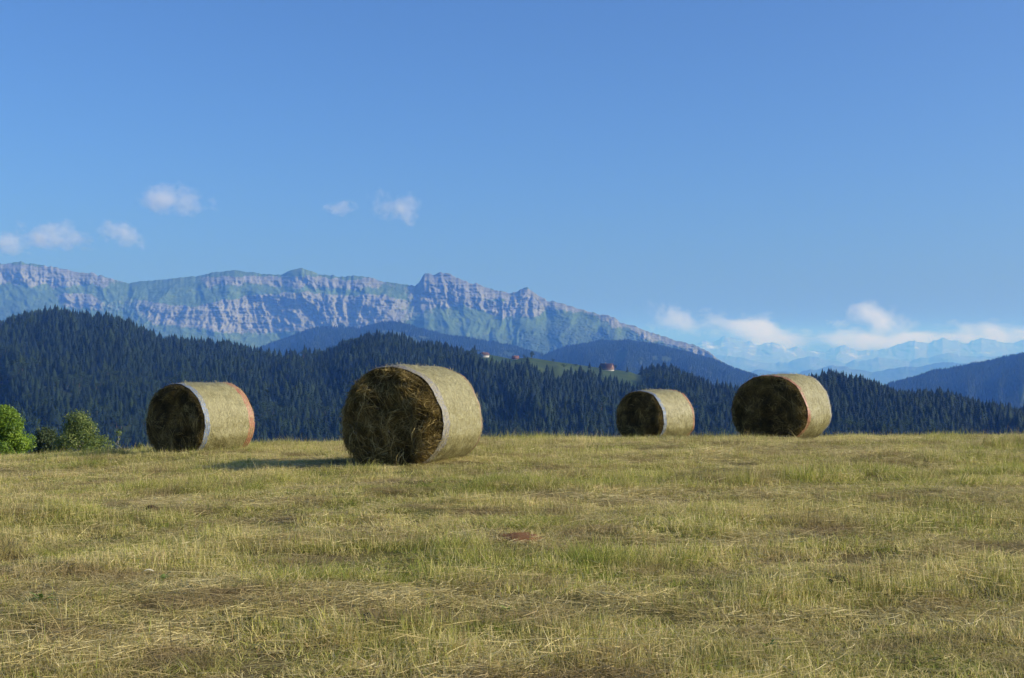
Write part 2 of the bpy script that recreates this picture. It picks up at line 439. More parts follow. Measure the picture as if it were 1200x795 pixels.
def make_bale(label, loc, heading, front, back, widths, seed, ragged, nface, size=1.0):
    r = np.random.default_rng(seed); SHAPE[0] = seed
    root = bpy.data.objects.new('hay_bale', None); COL.objects.link(root)
    root.empty_display_size = 0.5
    root.location = loc; root.rotation_euler = (0, 0, -R(heading))
    root.scale = (size, size, size)
    tag(root, label, 'hay bale', 'round hay bales on the field')
    zc = -ZMIN
    na = 160
    phi = np.linspace(0, 2 * np.pi, na, endpoint=False)
    lump = lambda p, yy, k=0: 0.030 * (fbm(np.cos(p) * 1.6 + 7 + k, np.sin(p) * 1.6 + yy * 1.7 + 3 * seed, seed, 3) - 0.5) * 2
    # core: the two end faces, pushed out in the middle and rough
    rho = np.concatenate([np.linspace(0.0, 0.92, 40), [0.955, 0.98, 0.996]])
    def face_y(x, z, rr, s):
        bul = 0.055 * (1 - rr ** 2)
        n = 0.13 * ragged * (fbm(x * 3.4 + 9, z * 3.4 + seed, seed + 3, 4, .6) - 0.55) * 2 + 0.018 * (fbm(x * 16, z * 16, seed + 5, 2) - 0.5)
        edge = 0.022 * sstep(0.93, 1.0, rr) ** 1.5
        return s * (BL / 2 + bul + n * (1 - sstep(0.9, 1.0, rr)) - edge)
    parts = []
    for s in (-1, 1):
        RR, PP = np.meshgrid(rho, phi, indexing='ij')
        x, z = outline(PP)
        x = x * RR; z = z * RR
        y = face_y(x, z, RR, s)
        Q = grid_faces(len(rho), na, True)
        parts.append((np.stack([x, y, z + zc], -1).reshape(-1, 3), Q if s > 0 else Q[:, ::-1]))
    V, Q = merge(parts)
    link('hay_core', mesh_np('hay_core', V, Q, mats=[M['hay_core']], smooth=True), root)
    # wrap: many turns of net, each a shallow ring
    def wrap(y0, y1, nrib, m, name, lift=0.0, ends=(False, False)):
        ny = int(nrib * 6) + 1
        yy = np.linspace(y0, y1, ny)
        ring = 0.0085 * np.abs(np.sin(np.pi * np.linspace(0, nrib, ny))) + lift
        prof_y, prof_r = list(yy), list(ring)
        if ends[0]:
            e = np.linspace(1, 0, 6)[:-1]
            prof_y = list(y0 - 0.030 * np.sin(e * 1.57)) + prof_y; prof_r = list(ring[0] - 0.055 * (1 - np.cos(e * 1.57))) + prof_r
        if ends[1]:
            e = np.linspace(0, 1, 6)[1:]
            prof_y = prof_y + list(y1 + 0.030 * np.sin(e * 1.57)); prof_r = prof_r + list(ring[-1] - 0.055 * (1 - np.cos(e * 1.57)))
        py_, pr_ = np.array(prof_y), np.array(prof_r)
        YY, PP = np.meshgrid(py_, phi, indexing='ij')
        x, z = outline(PP)
        l = lump(PP, YY) + 0.022 * (1 - (YY / (BL / 2)) ** 2) * sstep(-.8, -.3, np.sin(PP)) + 0.006 * (fbm(PP * 9, YY * 14, seed + 8, 3) - 0.5) * 2 + 0.003 * (vnoise(PP * 60, YY * 90, seed) - .5)
        rad = np.hypot(x, z)
        k = (rad + l + pr_[:, None] * (1 + 1.4 * (vnoise(PP * 9, YY * 16, seed + 4) - 0.5))) / rad
        V = np.stack([x * k, YY + 0.040 * (fbm(PP * 5, YY * 0 + 1, seed, 4, .65) - .5), z * k + zc], -1).reshape(-1, 3)
        V[:, 2] = np.maximum(V[:, 2], 0.002)
        return link(name, mesh_np(name, V, grid_faces(len(py_), na, True)[:, ::-1], mats=[M[m]], smooth=True), root)
    e = BL / 2 - 0.024
    bf, bk = widths
    wrap(-e, -e + bf, 3, front, 'edge_band', 0.002)
    wrap(-e + bf - 0.010, e - bk + 0.010, 28, 'net', 'net_wrap')
    wrap(e - bk, e, 3, back, 'edge_band', 0.002, (False, True))
    # loose hay on the end face
    n = nface
    def strands(n, rr, pp, ori, length, out, droop, w, K=4, sgn=-1):
        x, z = outline(pp); x = x * rr; z = z * rr
        y = face_y(x, z, rr, sgn)
        base = np.stack([x, y + sgn * 0.002, z + zc], -1)
        t = np.linspace(0, 1, K)[None, :]
        dx = np.cos(ori)[:, None] * (t - 0.3) * length[:, None]
        dz = np.sin(ori)[:, None] * (t - 0.3) * length[:, None] - droop[:, None] * t ** 2 * length[:, None]
        bend = r.normal(0, 0.22, n)[:, None] * (t - 0.3) ** 2 * length[:, None]
        dx = dx - np.sin(ori)[:, None] * bend; dz = dz + np.cos(ori)[:, None] * bend
        dy = sgn * (np.abs(np.sin(t * 2.2 + r.uniform(0, 1, n)[:, None])) * out[:, None])
        P = base[:, None, :] + np.stack([dx, dy, dz], -1)
        P[..., 2] = np.maximum(P[..., 2], 0.01)
        side = unit(np.stack([-np.sin(ori), r.normal(0, 0.6, n), np.cos(ori)], -1))
        W = (w * r.uniform(0.5, 1.4, n))[:, None] * np.linspace(0.6, 0.3, K)[None, :]
        return strips(P, side, W)
    groups, tones = [], []
    rr = np.sqrt(r.uniform(0, 0.93, n)); pp = r.uniform(0, 2 * np.pi, n)
    x, z = outline(pp)
    clump = fbm(x * rr * 4.0 + 3, z * rr * 4.0 + seed * 3, seed + 11, 3)
    tang = np.arctan2(z * rr, x * rr) + np.pi / 2
    swirl = tang * 1.0 + r.normal(0, 0.55, n)
    wild = (fbm(x * rr * 3 + 1, z * rr * 3, seed + 12, 2) * 6.3) + r.normal(0, 0.8, n)
    ori = np.where(r.uniform(0, 1, n) < np.interp(rr, [0.2, 0.9], [0.35, 0.95]), swirl, wild)
    out = np.abs(r.normal(0.012, 0.014, n)) * (0.5 + ragged) * (0.4 + 1.4 * sstep(0.4, 0.7, clump))
    V, Q = strands(n, rr, pp, ori, r.uniform(0.05, 0.22, n), out, r.uniform(0, 0.5, n) * ragged, 0.0055)
    groups.append((V, Q)); tones.append(np.repeat(np.clip(0.50 * r.uniform(0, 1, n) + 1.2 * (clump - 0.42), 0, 1) * (1.02 + .02 * ragged), 8))
    # tufts that stick well out
    nt = int(70 * ragged)
    for k in range(nt):
        m = 26; r0 = math.sqrt(r.uniform(0, .8)); p0 = r.uniform(0, 6.28)
        V, Q = strands(m, np.clip(r0 + r.normal(0, .045, m), 0.01, .95), p0 + r.normal(0, .06 / max(r0, .25), m), r.uniform(0, 6.28) + r.normal(0, .5, m), r.uniform(.10, .30, m), np.abs(r.normal(.055, .03, m)) * ragged ** 1.6, r.uniform(.2, .9, m), .0062)
        groups.append((V, Q)); tones.append(np.repeat(np.clip(0.25 + 0.75 * r.uniform(0, 1, m), 0, 1) * (.92 + .08 * ragged), 8))
    # the fringe along the rim
    m = int(n * 0.16)
    V, Q = strands(m, r.uniform(0.90, 0.985, m), r.uniform(0, 6.283, m), r.uniform(0, 6.28, m), r.uniform(.04, .12, m), np.abs(r.normal(.014, .014, m)), np.zeros(m), .0045)
    groups.append((V, Q)); tones.append(np.repeat(0.3 + 0.7 * r.uniform(0, 1, m), 8))
    V, Q = merge(groups)
    tag(link('loose_hay', mesh_np('loose_hay', V, Q, mats=[M['hay_face']], attrs={'tone': np.concatenate(tones)}), root), kind='stuff')
    # straws pressed through the net and a little fuzz along the skyline
    m = 3800
    p = r.uniform(0, 2 * np.pi, m); y0 = r.uniform(-e, e, m)
    x, z = outline(p); nrm = unit(np.stack([x / BW ** 2, np.zeros(m), z / BH ** 2], -1))
    tg = unit(np.stack([-nrm[:, 2], np.zeros(m), nrm[:, 0]], -1))
    a = r.normal(0, 1.0, m); d = tg * np.cos(a)[:, None] + np.array([0, 1.0, 0]) * np.sin(a)[:, None]
    L = r.uniform(.02, .10, m); t = np.linspace(-.5, .5, 3)[None, :, None]
    lift = np.where(r.uniform(0, 1, m) < .22, r.uniform(.01, .045, m), r.uniform(.000, .006, m))
    P = np.stack([x, y0, z + zc], -1)[:, None, :] + nrm[:, None, :] * (0.013 + (lump(p, y0) + 0.022 * (1 - (y0 / (BL / 2)) ** 2) * sstep(-.8, -.3, np.sin(p)))[:, None, None] + lift[:, None, None] * (t + .5)) + d[:, None, :] * t * L[:, None, None]
    P[..., 2] = np.maximum(P[..., 2], 0.004)
    V, Q = strips(P, np.cross(nrm, d), np.repeat(r.uniform(.0012, .0026, m)[:, None], 3, 1))
    tag(link('net_straw', mesh_np('net_straw', V, Q, mats=[M['hay_side']], attrs={'tone': np.repeat(r.uniform(0, 1, m), 6)}), root), kind='stuff')
    return root
BALES = [  # label, centre column px, distance, heading of the axis, front band, rear band, band widths, seed, raggedness, strands, size
    ('round hay bale with a sky blue front band and a wide red rear band', 236, 23.6, 33.5, 'band_blue', 'band_red', (.12, .16), 31, 0.7, 6500, 0.93),
    ('big ragged hay bale with loose straw hanging from its open end face', 484, 18.7, 23.5, 'band_grey', 'band_rust', (.18, .06), 47, 1.35, 11000, 1.0),
    ('hay bale sunk behind the crest grass, blue grey front and orange rear band', 768, 34.0, 45.0, 'band_blue', 'band_red', (.12, .09), 59, 0.45, 4600, 0.99),
    ('dark faced hay bale with a red band round its face and pale far edge', 916, 26.0, 35.0, 'band_red', 'band_pale', (.12, .07), 66, 0.5, 5600, 0.98),
]
FOOT = []
for lab, bx, bd, hd, fb, bb, bws, sd, rag, nf, sz_ in BALES:
    X0 = (bx - CX) / F * bd
    make_bale(lab, (X0, bd, float(ground(X0, bd)) - 0.015), hd, fb, bb, bws, sd, rag, nf, sz_)
    FOOT.append((X0, bd, R(hd)))

g = GRASS
keep = rng.uniform(0, 1, nP) < 0.30 + 0.70 * sstep(0.28, 0.42, fbm(g['x'] * 2.4 + 31, g['y'] * 2.8, 91, 3)) + sstep(17, 22, g['y'])
for X0, Y0, h in FOOT:
    ax = (g['x'] - X0) * math.sin(h) + (g['y'] - Y0) * math.cos(h)
    ac = (g['x'] - X0) * math.cos(h) - (g['y'] - Y0) * math.sin(h)
    keep &= ~((np.abs(ax) < BL / 2 - 0.02) & (np.abs(ac) < BW / 2 * 0.60))
    near = (np.abs(ax) < BL / 2 + 0.1) & (np.abs(ac) < BW / 2 * 0.95)
    g['scl'][near, 2] *= 0.6
    ring = (np.abs(ax) < BL / 2 + 0.5) & (np.abs(ac) < BW / 2 + 0.4) & (rng.uniform(0, 1, nP) < 0.4)
    g['idx'][ring] = KIND['litter'][0] + rng.integers(0, KIND['litter'][1], ring.sum())
o = scatter('meadow_grass', np.stack([g['x'], g['y'], g['z']], -1)[keep], g['rot'][keep], g['scl'][keep], g['idx'][keep], c_grass)
tag(o, 'short yellow green stubble and raked dry straw of the mown meadow', 'grass', kind='stuff')

# ------------------------------------------------------------------ small things lying in the stubble
def clod(name, label, cat, x, y_px, d, rx, ry, rz, mat, seed, straw=0, sm=None):
    X0 = (x - CX) / F * d
    bm = bmesh.new(); bmesh.ops.create_icosphere(bm, subdivisions=4, radius=1.0)
    V = np.array([v.co[:] for v in bm.verts]); T = np.array([[v.index for v in f.verts] for f in bm.faces]); bm.free()
    k = 0.75 + 0.55 * fbm(V[:, 0] * 2.2 + seed, V[:, 1] * 2.2 + V[:, 2] * 1.7, seed, 4)
    V = V * k[:, None] * np.array([rx, ry, rz]); V[:, 2] = np.maximum(V[:, 2], -0.3 * rz)
    o = link(name, mesh_np(name, V, T=T, mats=[mat], smooth=True), loc=(X0, d, float(ground(X0, d)) + 0.01))
    tag(o, label, cat)
    if straw:
        S = blades(straw, 1.0, .05, .12, .005, 1.3, .6, seed)
        P = S[0] * np.array([rx * .95, ry * .95, 1.0]); P[:, 2] += rz * 0.45
        tag(link('dry_grass', mesh_np('dry_grass', P, S[1], mats=[sm], attrs={'tone': S[2]}), o), kind='stuff')
    return o
def gdist(y):      # distance at which a pixel row meets the level part of the field
    return EYE * F / (y - HY)
m_red = mat_plain('red_soil', (0.15, 0.075, 0.034), 0.95, 0.1, 18.0, 0.7)
m_redgrass = mat_tone('red_dead_grass', [(0.0, (0.17, 0.085, 0.03)), (1.0, (0.40, 0.21, 0.085))])
m_dark = mat_plain('dark_dung', (0.030, 0.027, 0.022), 0.8, 0.25, 30.0, 0.5)
m_earth = mat_plain('dark_earth', (0.055, 0.038, 0.022), 0.95, 0.1, 24.0, 0.6)
m_leaf = mat_plain('bleached_leaf', (0.50, 0.45, 0.32), 0.7, 0.2, 20.0, 0.15)
clod('molehill', 'low rust red molehill with dead reddish grass on it', 'molehill', 607, 634, gdist(636), 0.18, 0.26, 0.038, m_red, 3, 520, m_redgrass)
clod('dung_clump', 'small black clump upright in the stubble by raked straw', 'dung', 430, 735, gdist(738), 0.028, 0.026, 0.055, m_dark, 5)
clod('earth_clod', 'dark brown earth clod in the stubble below the blue banded bale', 'clod', 179, 590, gdist(593), 0.075, 0.06, 0.075, m_earth, 8, 20, m_redgrass)
clod('grass_clump', 'blackish clump of matted dead grass in dry stubble', 'clump', 983, 684, gdist(688), 0.07, 0.06, 0.06, m_earth, 9, 60, M['straw'])

def leaf_rosette(label, x, y, d, n, l, seed, mat, name='broadleaf_weed'):
    r = np.random.default_rng(seed); K = 6
    a = r.uniform(0, 6.28, n); e0 = r.uniform(.5, 1.25, n); L = l * r.uniform(.6, 1.1, n)
    t = np.linspace(0, 1, K)[None, :]
    ang = e0[:, None] - t * 0.9
    dr = np.cumsum(np.cos(ang), 1) / K * L[:, None]; dz = np.cumsum(np.sin(ang), 1) / K * L[:, None]
    P = np.stack([np.cos(a)[:, None] * dr + r.normal(0, .006, n)[:, None], np.sin(a)[:, None] * dr + r.normal(0, .006, n)[:, None], dz], -1)
    side = np.stack([-np.sin(a), np.cos(a), np.zeros(n)], -1)
    W = L[:, None] * .12 * np.array([.25, .7, 1, .95, .6, .05])[None, :]
    V, Q = strips(P, side, W)
    X0 = (x - CX) / F * d
    o = link(name, mesh_np(name, V, Q, mats=[mat], attrs={'tone': np.repeat(r.uniform(0, 1, n), K * 2)}, smooth=True), loc=(X0, d, float(ground(X0, d)) + .01))
    return tag(o, label, 'weed')
leaf_rosette('bright green broad leaved weed growing low in pale stubble', 50, 708, gdist(711), 16, .11, 1, M['leafplant'])
leaf_rosette('small green weed beside the bleached curled leaf', 192, 681, gdist(685), 9, .085, 2, M['leafplant'])
leaf_rosette('small dark green leafy weed in the dry littered strip', 595, 716, gdist(719), 8, .07, 3, M['leafplant'])
leaf_rosette('lone green weed tuft in the stubble near dark matted clump', 898, 756, gdist(758), 7, .06, 4, M['leafplant'])
def curled_leaf():
    d = gdist(681); X0 = (175 - CX) / F * d; K = 9
    t = np.linspace(-1, 1, K)
    P = np.stack([t * .034, t * .006, .012 - .012 * t ** 2], -1)[None]
    W = (.0042 * np.sqrt(np.clip(1 - t ** 2, .02, 1)))[None]
    V, Q = strips(P, np.array([[0.1, .5, .85]]), W)
    V2 = V + np.array([0, .0015, 0]); V, Q = merge([(V, Q), (V2, Q[:, ::-1])])
    o = link('dead_leaf', mesh_np('dead_leaf', V, Q, mats=[m_leaf], smooth=True), loc=(X0, d, float(ground(X0, d)) + .06))
    tag(o, 'bleached curled dead leaf lying on the grass', 'leaf')
curled_leaf()

# ------------------------------------------------------------------ foliage
def leafage(n, centres, radii, lsize, seed, flat=0.9):
    """leaf-sized faces spread through overlapping clumps, denser near their skins"""
    r = np.random.default_rng(seed)
    centres = np.asarray(centres, float); radii = np.asarray(radii, float)
    k = r.choice(len(centres), n, p=radii ** 2 / np.sum(radii ** 2))
    d = unit(r.normal(0, 1, (n, 3)))
    q = radii[k] * (1 - 0.55 * r.uniform(0, 1, n) ** 2.2) * (0.85 + 0.35 * r.uniform(0, 1, n))
    c = centres[k] + d * q[:, None] * np.array([1, 1, flat])
    nrm = unit(d + r.normal(0, .7, (n, 3)) + np.array([0, 0, .35]))
    t1 = unit(np.cross(nrm, r.normal(0, 1, (n, 3)))); t2 = np.cross(nrm, t1)
    s = lsize * r.uniform(.6, 1.35, n)[:, None]
    V = np.stack([c - t1 * s, c + t2 * s * .45, c + t1 * s, c - t2 * s * .45], 1).reshape(-1, 3)
    Q = np.arange(n * 4).reshape(-1, 4)
    clump = r.uniform(0, 1, len(centres))
    tone = np.clip(.55 * r.uniform(0, 1, n) + .45 * clump[k], 0, 1)
    return V, Q, np.repeat(tone, 4)
def limb(p0, p1, r0, r1, seg=5, wob=.05, seed=0, sides=7):
    r = np.random.default_rng(seed)
    p0 = np.array(p0, float); p1 = np.array(p1, float)
    t = np.linspace(0, 1, seg)
    C = p0 + (p1 - p0) * t[:, None] + r.normal(0, wob, (seg, 3)) * np.sin(t * np.pi)[:, None]
    ax = unit(p1 - p0); u = unit(np.cross(ax, [0.3, .9, .2])); v = np.cross(ax, u)
    a = np.linspace(0, 2 * np.pi, sides, endpoint=False)
    rad = (r0 + (r1 - r0) * t)[:, None, None]
    V = C[:, None, :] + rad * (np.cos(a)[None, :, None] * u + np.sin(a)[None, :, None] * v)
    return V.reshape(-1, 3), grid_faces(seg, sides, True)
M['bark'] = mat_plain('bark', (0.12, 0.09, 0.06), 0.9, 0.1, 12.0, 0.5)
M['pale_bark'] = mat_plain('pale_bark', (0.42, 0.38, 0.32), 0.85, 0.1, 14.0, 0.4)
M['lime_leaf'] = mat_tone('lime_leaf', [(0.0, (0.05, 0.11, 0.012)), (0.6, (0.17, 0.27, 0.022)), (1.0, (0.32, 0.42, 0.05))], 0.5, 0.35, 0.35)
M['olive_leaf'] = mat_tone('olive_leaf', [(0.0, (0.045, 0.075, 0.018)), (0.6, (0.12, 0.17, 0.035)), (1.0, (0.26, 0.28, 0.08))], 0.55, 0.3, 0.3)
M['dark_leaf'] = mat_tone('dark_leaf', [(0.0, (0.022, 0.040, 0.014)), (0.6, (0.05, 0.075, 0.024)), (1.0, (0.10, 0.12, 0.045))], 0.55, 0.3, 0.25)
def tree(name, label, loc, h, crown_w, crown_h, nclump, clump_r, nleaf, lsize, leaf_m, bark_m, seed, taper=1.0, cat='tree', trunk_r=.09, nlimb=12):
    r = np.random.default_rng(seed)
    root = bpy.data.objects.new(name, None); COL.objects.link(root); root.location = loc
    tag(root, label, cat)
    zb = h - crown_h
    cs, rs = [], []
    for i in range(nclump):
        f = r.uniform(0, 1)
        wid = crown_w / 2 * np.interp(f, [0, .25, .6, 1], [.75, 1, .85 if taper < 1.5 else .6, .35 if taper < 1.5 else .12])
        a = r.uniform(0, 6.28); q = max(0, wid - clump_r * .7) * math.sqrt(r.uniform(0.1, 1))
        cs.append((q * math.cos(a), q * math.sin(a), zb + clump_r * .6 + f * (crown_h - clump_r * 1.5))); rs.append(clump_r * r.uniform(.65, 1.2))
    V, Q, t = leafage(nleaf, cs, rs, lsize, seed)
    link('crown', mesh_np('crown', V, Q, mats=[leaf_m], attrs={'tone': t}), root)
    parts = [limb((0, 0, -.15), (0, 0, h * .85), trunk_r, trunk_r * .25, 8, .03 * h, seed, 9)]
    for i in range(nlimb):
        c = cs[i % nclump]; zz = max(.15 * h, c[2] - r.uniform(.2, .5) * crown_h * .6)
        parts.append(limb((0, 0, min(zz, h * .8)), c, trunk_r * .45, trunk_r * .12, 5, .03 * h, seed + i, 6))
    Vt, Qt = merge(parts)
    link('trunk', mesh_np('trunk', Vt, Qt, mats=[bark_m], smooth=True), root)
    return root
def on_slope(x, d):
    X0 = (x - CX) / F * d
    return (X0, d, float(ground(X0, d)) - .05)
def top_h(x, ytop, d):
    return EYE + (HY - ytop) / F * d - on_slope(x, d)[2]
tree('leafy_bush', 'bright lime green rounded bush at the field edge', on_slope(8, 44), top_h(8, 474, 44), 1.95, 2.5, 70, .31, 42000, .040, M['lime_leaf'], M['bark'], 4, cat='bush', trunk_r=.07)
tree('young_tree', 'olive green young tree with pale branches beyond the crest', on_slope(94, 78), top_h(94, 482, 78), 4.3, 4.6, 60, .55, 20000, .070, M['olive_leaf'], M['pale_bark'], 7, taper=1.2, trunk_r=.08, nlimb=22)
tree('dark_shrub', 'dull dark green shrub between the lime bush and the young tree', on_slope(54, 84), top_h(54, 496, 84), 2.4, 3.6, 34, .5, 9000, .08, M['dark_leaf'], M['bark'], 12, cat='bush', trunk_r=.07)
tree('small_shrub', 'little dark shrub peeping over the crest beside the blue banded bale', on_slope(164, 70), top_h(164, 510, 70), 1.0, 2.2, 14, .28, 2500, .06, M['dark_leaf'], M['bark'], 15, taper=2.0, cat='bush', trunk_r=.04, nlimb=6)
tree('pale_sapling', 'thin pale sapling standing over the crest by the young tree', on_slope(139, 62), top_h(139, 503, 62), .5, 1.8, 8, .16, 260, .05, M['olive_leaf'], M['pale_bark'], 21, taper=2.0, cat='sapling', trunk_r=.022, nlimb=7)

# ------------------------------------------------------------------ hills with forest
def terrain_mat(name, c0, c1, sc):
    b = N(name); p = b.pos()
    n1 = b.noise(b.scale(p, (sc, sc, sc)), 1.0, 5.0, 0.6)
    return b.bsdf(b.ramp(n1, [(0.35, c0), (0.65, c1)]), 0.95, 0.1)
M['forest_floor'] = terrain_mat('forest_floor', (0.030, 0.045, 0.015), (0.055, 0.075, 0.022), 0.02)
def hill_mat():
    b = N('hill'); p = b.pos()
    n1 = b.noise(b.scale(p, (.02, .02, .02)), 1.0, 5.0, 0.6)
    f = b.ramp(n1, [(0.35, (0.014, 0.022, 0.008)), (0.65, (0.03, 0.042, 0.013))])
    g = b.ramp(b.noise(b.scale(p, (.012, .012, .03)), 1.0, 5.0, 0.65), [(0.35, (0.026, 0.050, 0.011)), (0.65, (0.056, 0.078, 0.020))])
    return b.bsdf(b.mix(b.attr('meadow'), f, g), 0.95, 0.1)
M['hill'] = hill_mat()

def conifer(name, seed, tiers=8, pts=9, slim=.20):
    """unit-height spruce: drooping ragged tiers of boughs on a tapered trunk"""
    r = np.random.default_rng(seed)
    V, T, fm, tone = [], [], [], []
    for i in range(tiers):
        f = i / (tiers - 1)
        z0 = .10 + .80 * f + r.normal(0, .008)
        rad = slim * (1 - f) ** .85 * r.uniform(.85, 1.15) + .022
        top = z0 + (.24 - .12 * f)
        b = len(V); V.append((r.normal(0, .008), r.normal(0, .008), min(top, 1.0))); tone.append(.7)
        off = r.uniform(0, 6.28); n2 = pts * 2
        for k in range(n2):
            a = off + k * math.pi / pts + r.normal(0, .07)
            q = rad * (r.uniform(.75, 1.2) if k % 2 == 0 else r.uniform(.38, .58))
            zz = z0 - (.035 if k % 2 == 0 else -.015) + r.normal(0, .008)
            V.append((q * math.cos(a), q * math.sin(a), zz)); tone.append(.75 if k % 2 == 0 else .25)
        for k in range(n2):
            T.append((b, b + 1 + k, b + 1 + (k + 1) % n2)); fm.append(0)
    b = len(V)
    for zz, q in ((-.03, .018), (.6, .008)):
        for k in range(5):
            V.append((q * math.cos(k * 1.257), q * math.sin(k * 1.257), zz)); tone.append(.5)
    for k in range(5):
        k2 = (k + 1) % 5
        T += [(b + k, b + k2, b + 5 + k2), (b + k, b + 5 + k2, b + 5 + k)]; fm += [1, 1]
    return mesh_np(name, V, T=T, mats=[M['spruce'], M['bark']], attrs={'tone': tone}, face_mat=fm)
def spruce_mat():
    b = N('spruce')
    rnd = b.new('ShaderNodeObjectInfo').outputs['Random']
    f = b.math('ADD', b.math('MULTIPLY', b.attr('tone'), .35), b.math('MULTIPLY', rnd, .65))
    M['spruce'] = b.bsdf(b.ramp(f, [(0.0, (0.003, 0.009, 0.005)), (.5, (0.008, 0.018, 0.008)), (.82, (0.020, 0.036, 0.012)), (1.0, (0.034, 0.048, 0.016))]), .8, .15)
    b = N('broadleaf')
    rnd = b.new('ShaderNodeObjectInfo').outputs['Random']
    f = b.math('ADD', b.math('MULTIPLY', b.attr('tone'), .6), b.math('MULTIPLY', rnd, .4))
    M['broadleaf'] = b.bsdf(b.ramp(f, [(0.0, (0.014, 0.030, 0.008)), (1.0, (0.050, 0.080, 0.020))]), .7, .2, trans=.2)
spruce_mat()
def broadleaf(name, seed, n=520):
    r = np.random.default_rng(seed)
    cs = [(r.normal(0, .14), r.normal(0, .14), r.uniform(.38, .86)) for _ in range(12)]
    V, Q, t = leafage(n, cs, [r.uniform(.12, .2) for _ in cs], .035, seed)
    Vt, Qt = limb((0, 0, -.03), (0, 0, .6), .03, .012, 4, .01, seed, 5)
    Q2 = np.concatenate([Q, Qt + len(V)])
    return mesh_np(name, np.concatenate([V, Vt]), Q2, mats=[M['broadleaf'], M['bark']], attrs={'tone': np.concatenate([t, np.full(len(Vt), .5)])}, face_mat=[0] * len(Q) + [1] * len(Qt))
con_meshes = [conifer('conifer%d' % i, 900 + i, 8 + i % 3, 8 + i % 2, (.18, .22, .25, .20, .16, .23)[i]) for i in range(6)]
bl_meshes = [broadleaf('roundtree%d' % i, 950 + i) for i in range(3)]
c_trees = proto_collection('forest_tree', con_meshes + bl_meshes)

# the near hills: a wooded slope across the valley, its crest read off the skyline
def interp_tab(tab):
    a = np.array(tab, float); return lambda x: np.interp(x, a[:, 0], a[:, 1])
SKY1 = interp_tab([(-160, 385), (-60, 374), (0, 372), (35, 362), (65, 359), (95, 367), (135, 368), (165, 381), (195, 394), (240, 400), (280, 403), (305, 410), (325, 417), (350, 418), (372, 412), (395, 404), (420, 393), (440, 390), (470, 393), (485, 401), (515, 402), (535, 407), (548, 414),
                   (560, 415), (575, 416), (600, 421), (620, 419), (650, 424), (680, 428), (700, 431), (725, 434), (745, 437), (770, 430), (785, 431), (800, 437), (830, 447), (865, 452), (900, 449), (935, 446), (955, 437), (970, 434), (985, 437), (1000, 440), (1030, 448), (1060, 457), (1100, 458), (1130, 466), (1160, 475), (1200, 481), (1260, 492), (1360, 500)])
def meadow1(x, t):
    """open pasture on the hill top"""
    m = sstep(548, 566, x) * (1 - sstep(742, 766, x)) * sstep(.70, .74, t + .03 * np.sin(x * .07) + .02 * np.sin(x * .31))
    m2 = sstep(322, 334, x) * (1 - sstep(350, 362, x)) * sstep(.93, .96, t)
    return np.maximum(m, m2)
TREE_PX = interp_tab([(-200, 10), (320, 10), (335, 1), (352, 1), (370, 9), (535, 9), (560, 0), (740, 0), (765, 10), (860, 12), (1400, 13)])
DC1 = interp_tab([(-300, 2050), (300, 2000), (420, 1900), (560, 2000), (760, 1950), (900, 1550), (1400, 1500)])
D0 = 1000.0
def hill1(xp, t):
    dc = DC1(xp)
    zc = EYE + (HY - (SKY1(xp) + TREE_PX(xp))) / F * dc
    d = np.where(t <= 1, D0 + (dc - D0) * t, dc + (t - 1) * 900)
    zv = -98.0
    sh = np.clip(t, 0, 1) ** 0.92
    z = zv + (zc - zv) * sh
    z = np.where(t > 1, zc - 260 * (t - 1) ** 1.5, z)
    win = np.sin(np.clip(t, 0, 1) * np.pi) ** 0.8
    z = z + win * (34 * (ridged(xp / 85 + t * .6, t * 2.2, 71, 3) - 0.55) + 10 * (fbm(xp / 30, t * 9, 73, 2) - .5))
    return d, z
xp = np.linspace(-260, 1460, 380)
tt = np.concatenate([np.linspace(-.9, 0, 8)[:-1], np.linspace(0, 1, 90), np.linspace(1.03, 2.0, 14)])
TT, XP = np.meshgrid(tt, xp, indexing='ij')
Dh, Zh = hill1(XP, TT)
Zh = np.where(TT < 0, -98 + 0 * TT, Zh)
me = mesh_np('hills', np.stack([px(XP) * Dh, Dh, Zh], -1), grid_faces(len(tt), len(xp)), mats=[M['hill']], attrs={'meadow': meadow1(XP, TT)}, smooth=True)
tag(link('wooded_hills', me), 'dark wooded hills across the valley with a small pasture', 'hill', kind='structure')

def forest_points(n, hill, meadow, x0, x1, t0, t1, seed, h0, h1):
    r = np.random.default_rng(seed)
    x = r.uniform(x0, x1, n); t = r.uniform(t0, t1, n)
    # even cover by ground area
    d, z = hill(x, t)
    k = r.uniform(0, 1, n) < (d / d.max())
    k &= meadow(x, t) < r.uniform(.3, .6, n)
    x, t, d, z = x[k], t[k], d[k], z[k]
    stand = fbm(px(x) * d / 90, d / 90, seed + 5, 3)
    h = (h0 + (h1 - h0) * r.uniform(0, 1, len(x)) ** 1.5) * (.55 + .85 * stand)
    return x, t, d, z, h, r
x, t, d, z, h, r = forest_points(52000, hill1, meadow1, -220, 1420, .02, 1.12, 5, 6, 21)
P = np.stack([px(x) * d, d, z - .3], -1)
ki = np.where(r.uniform(0, 1, len(x)) < .04 + .45 * sstep(.56, .68, fbm(px(x) * d / 130, d / 130, 77, 3)) + .22 * sstep(.35, .12, t), 6 + r.integers(0, 3, len(x)), r.integers(0, 6, len(x)))
hh = np.where(ki >= 6, h * .72, h)
ws = hh * r.uniform(1.05, 1.6, len(x)) * np.where(ki >= 6, 1.1, 1.0)
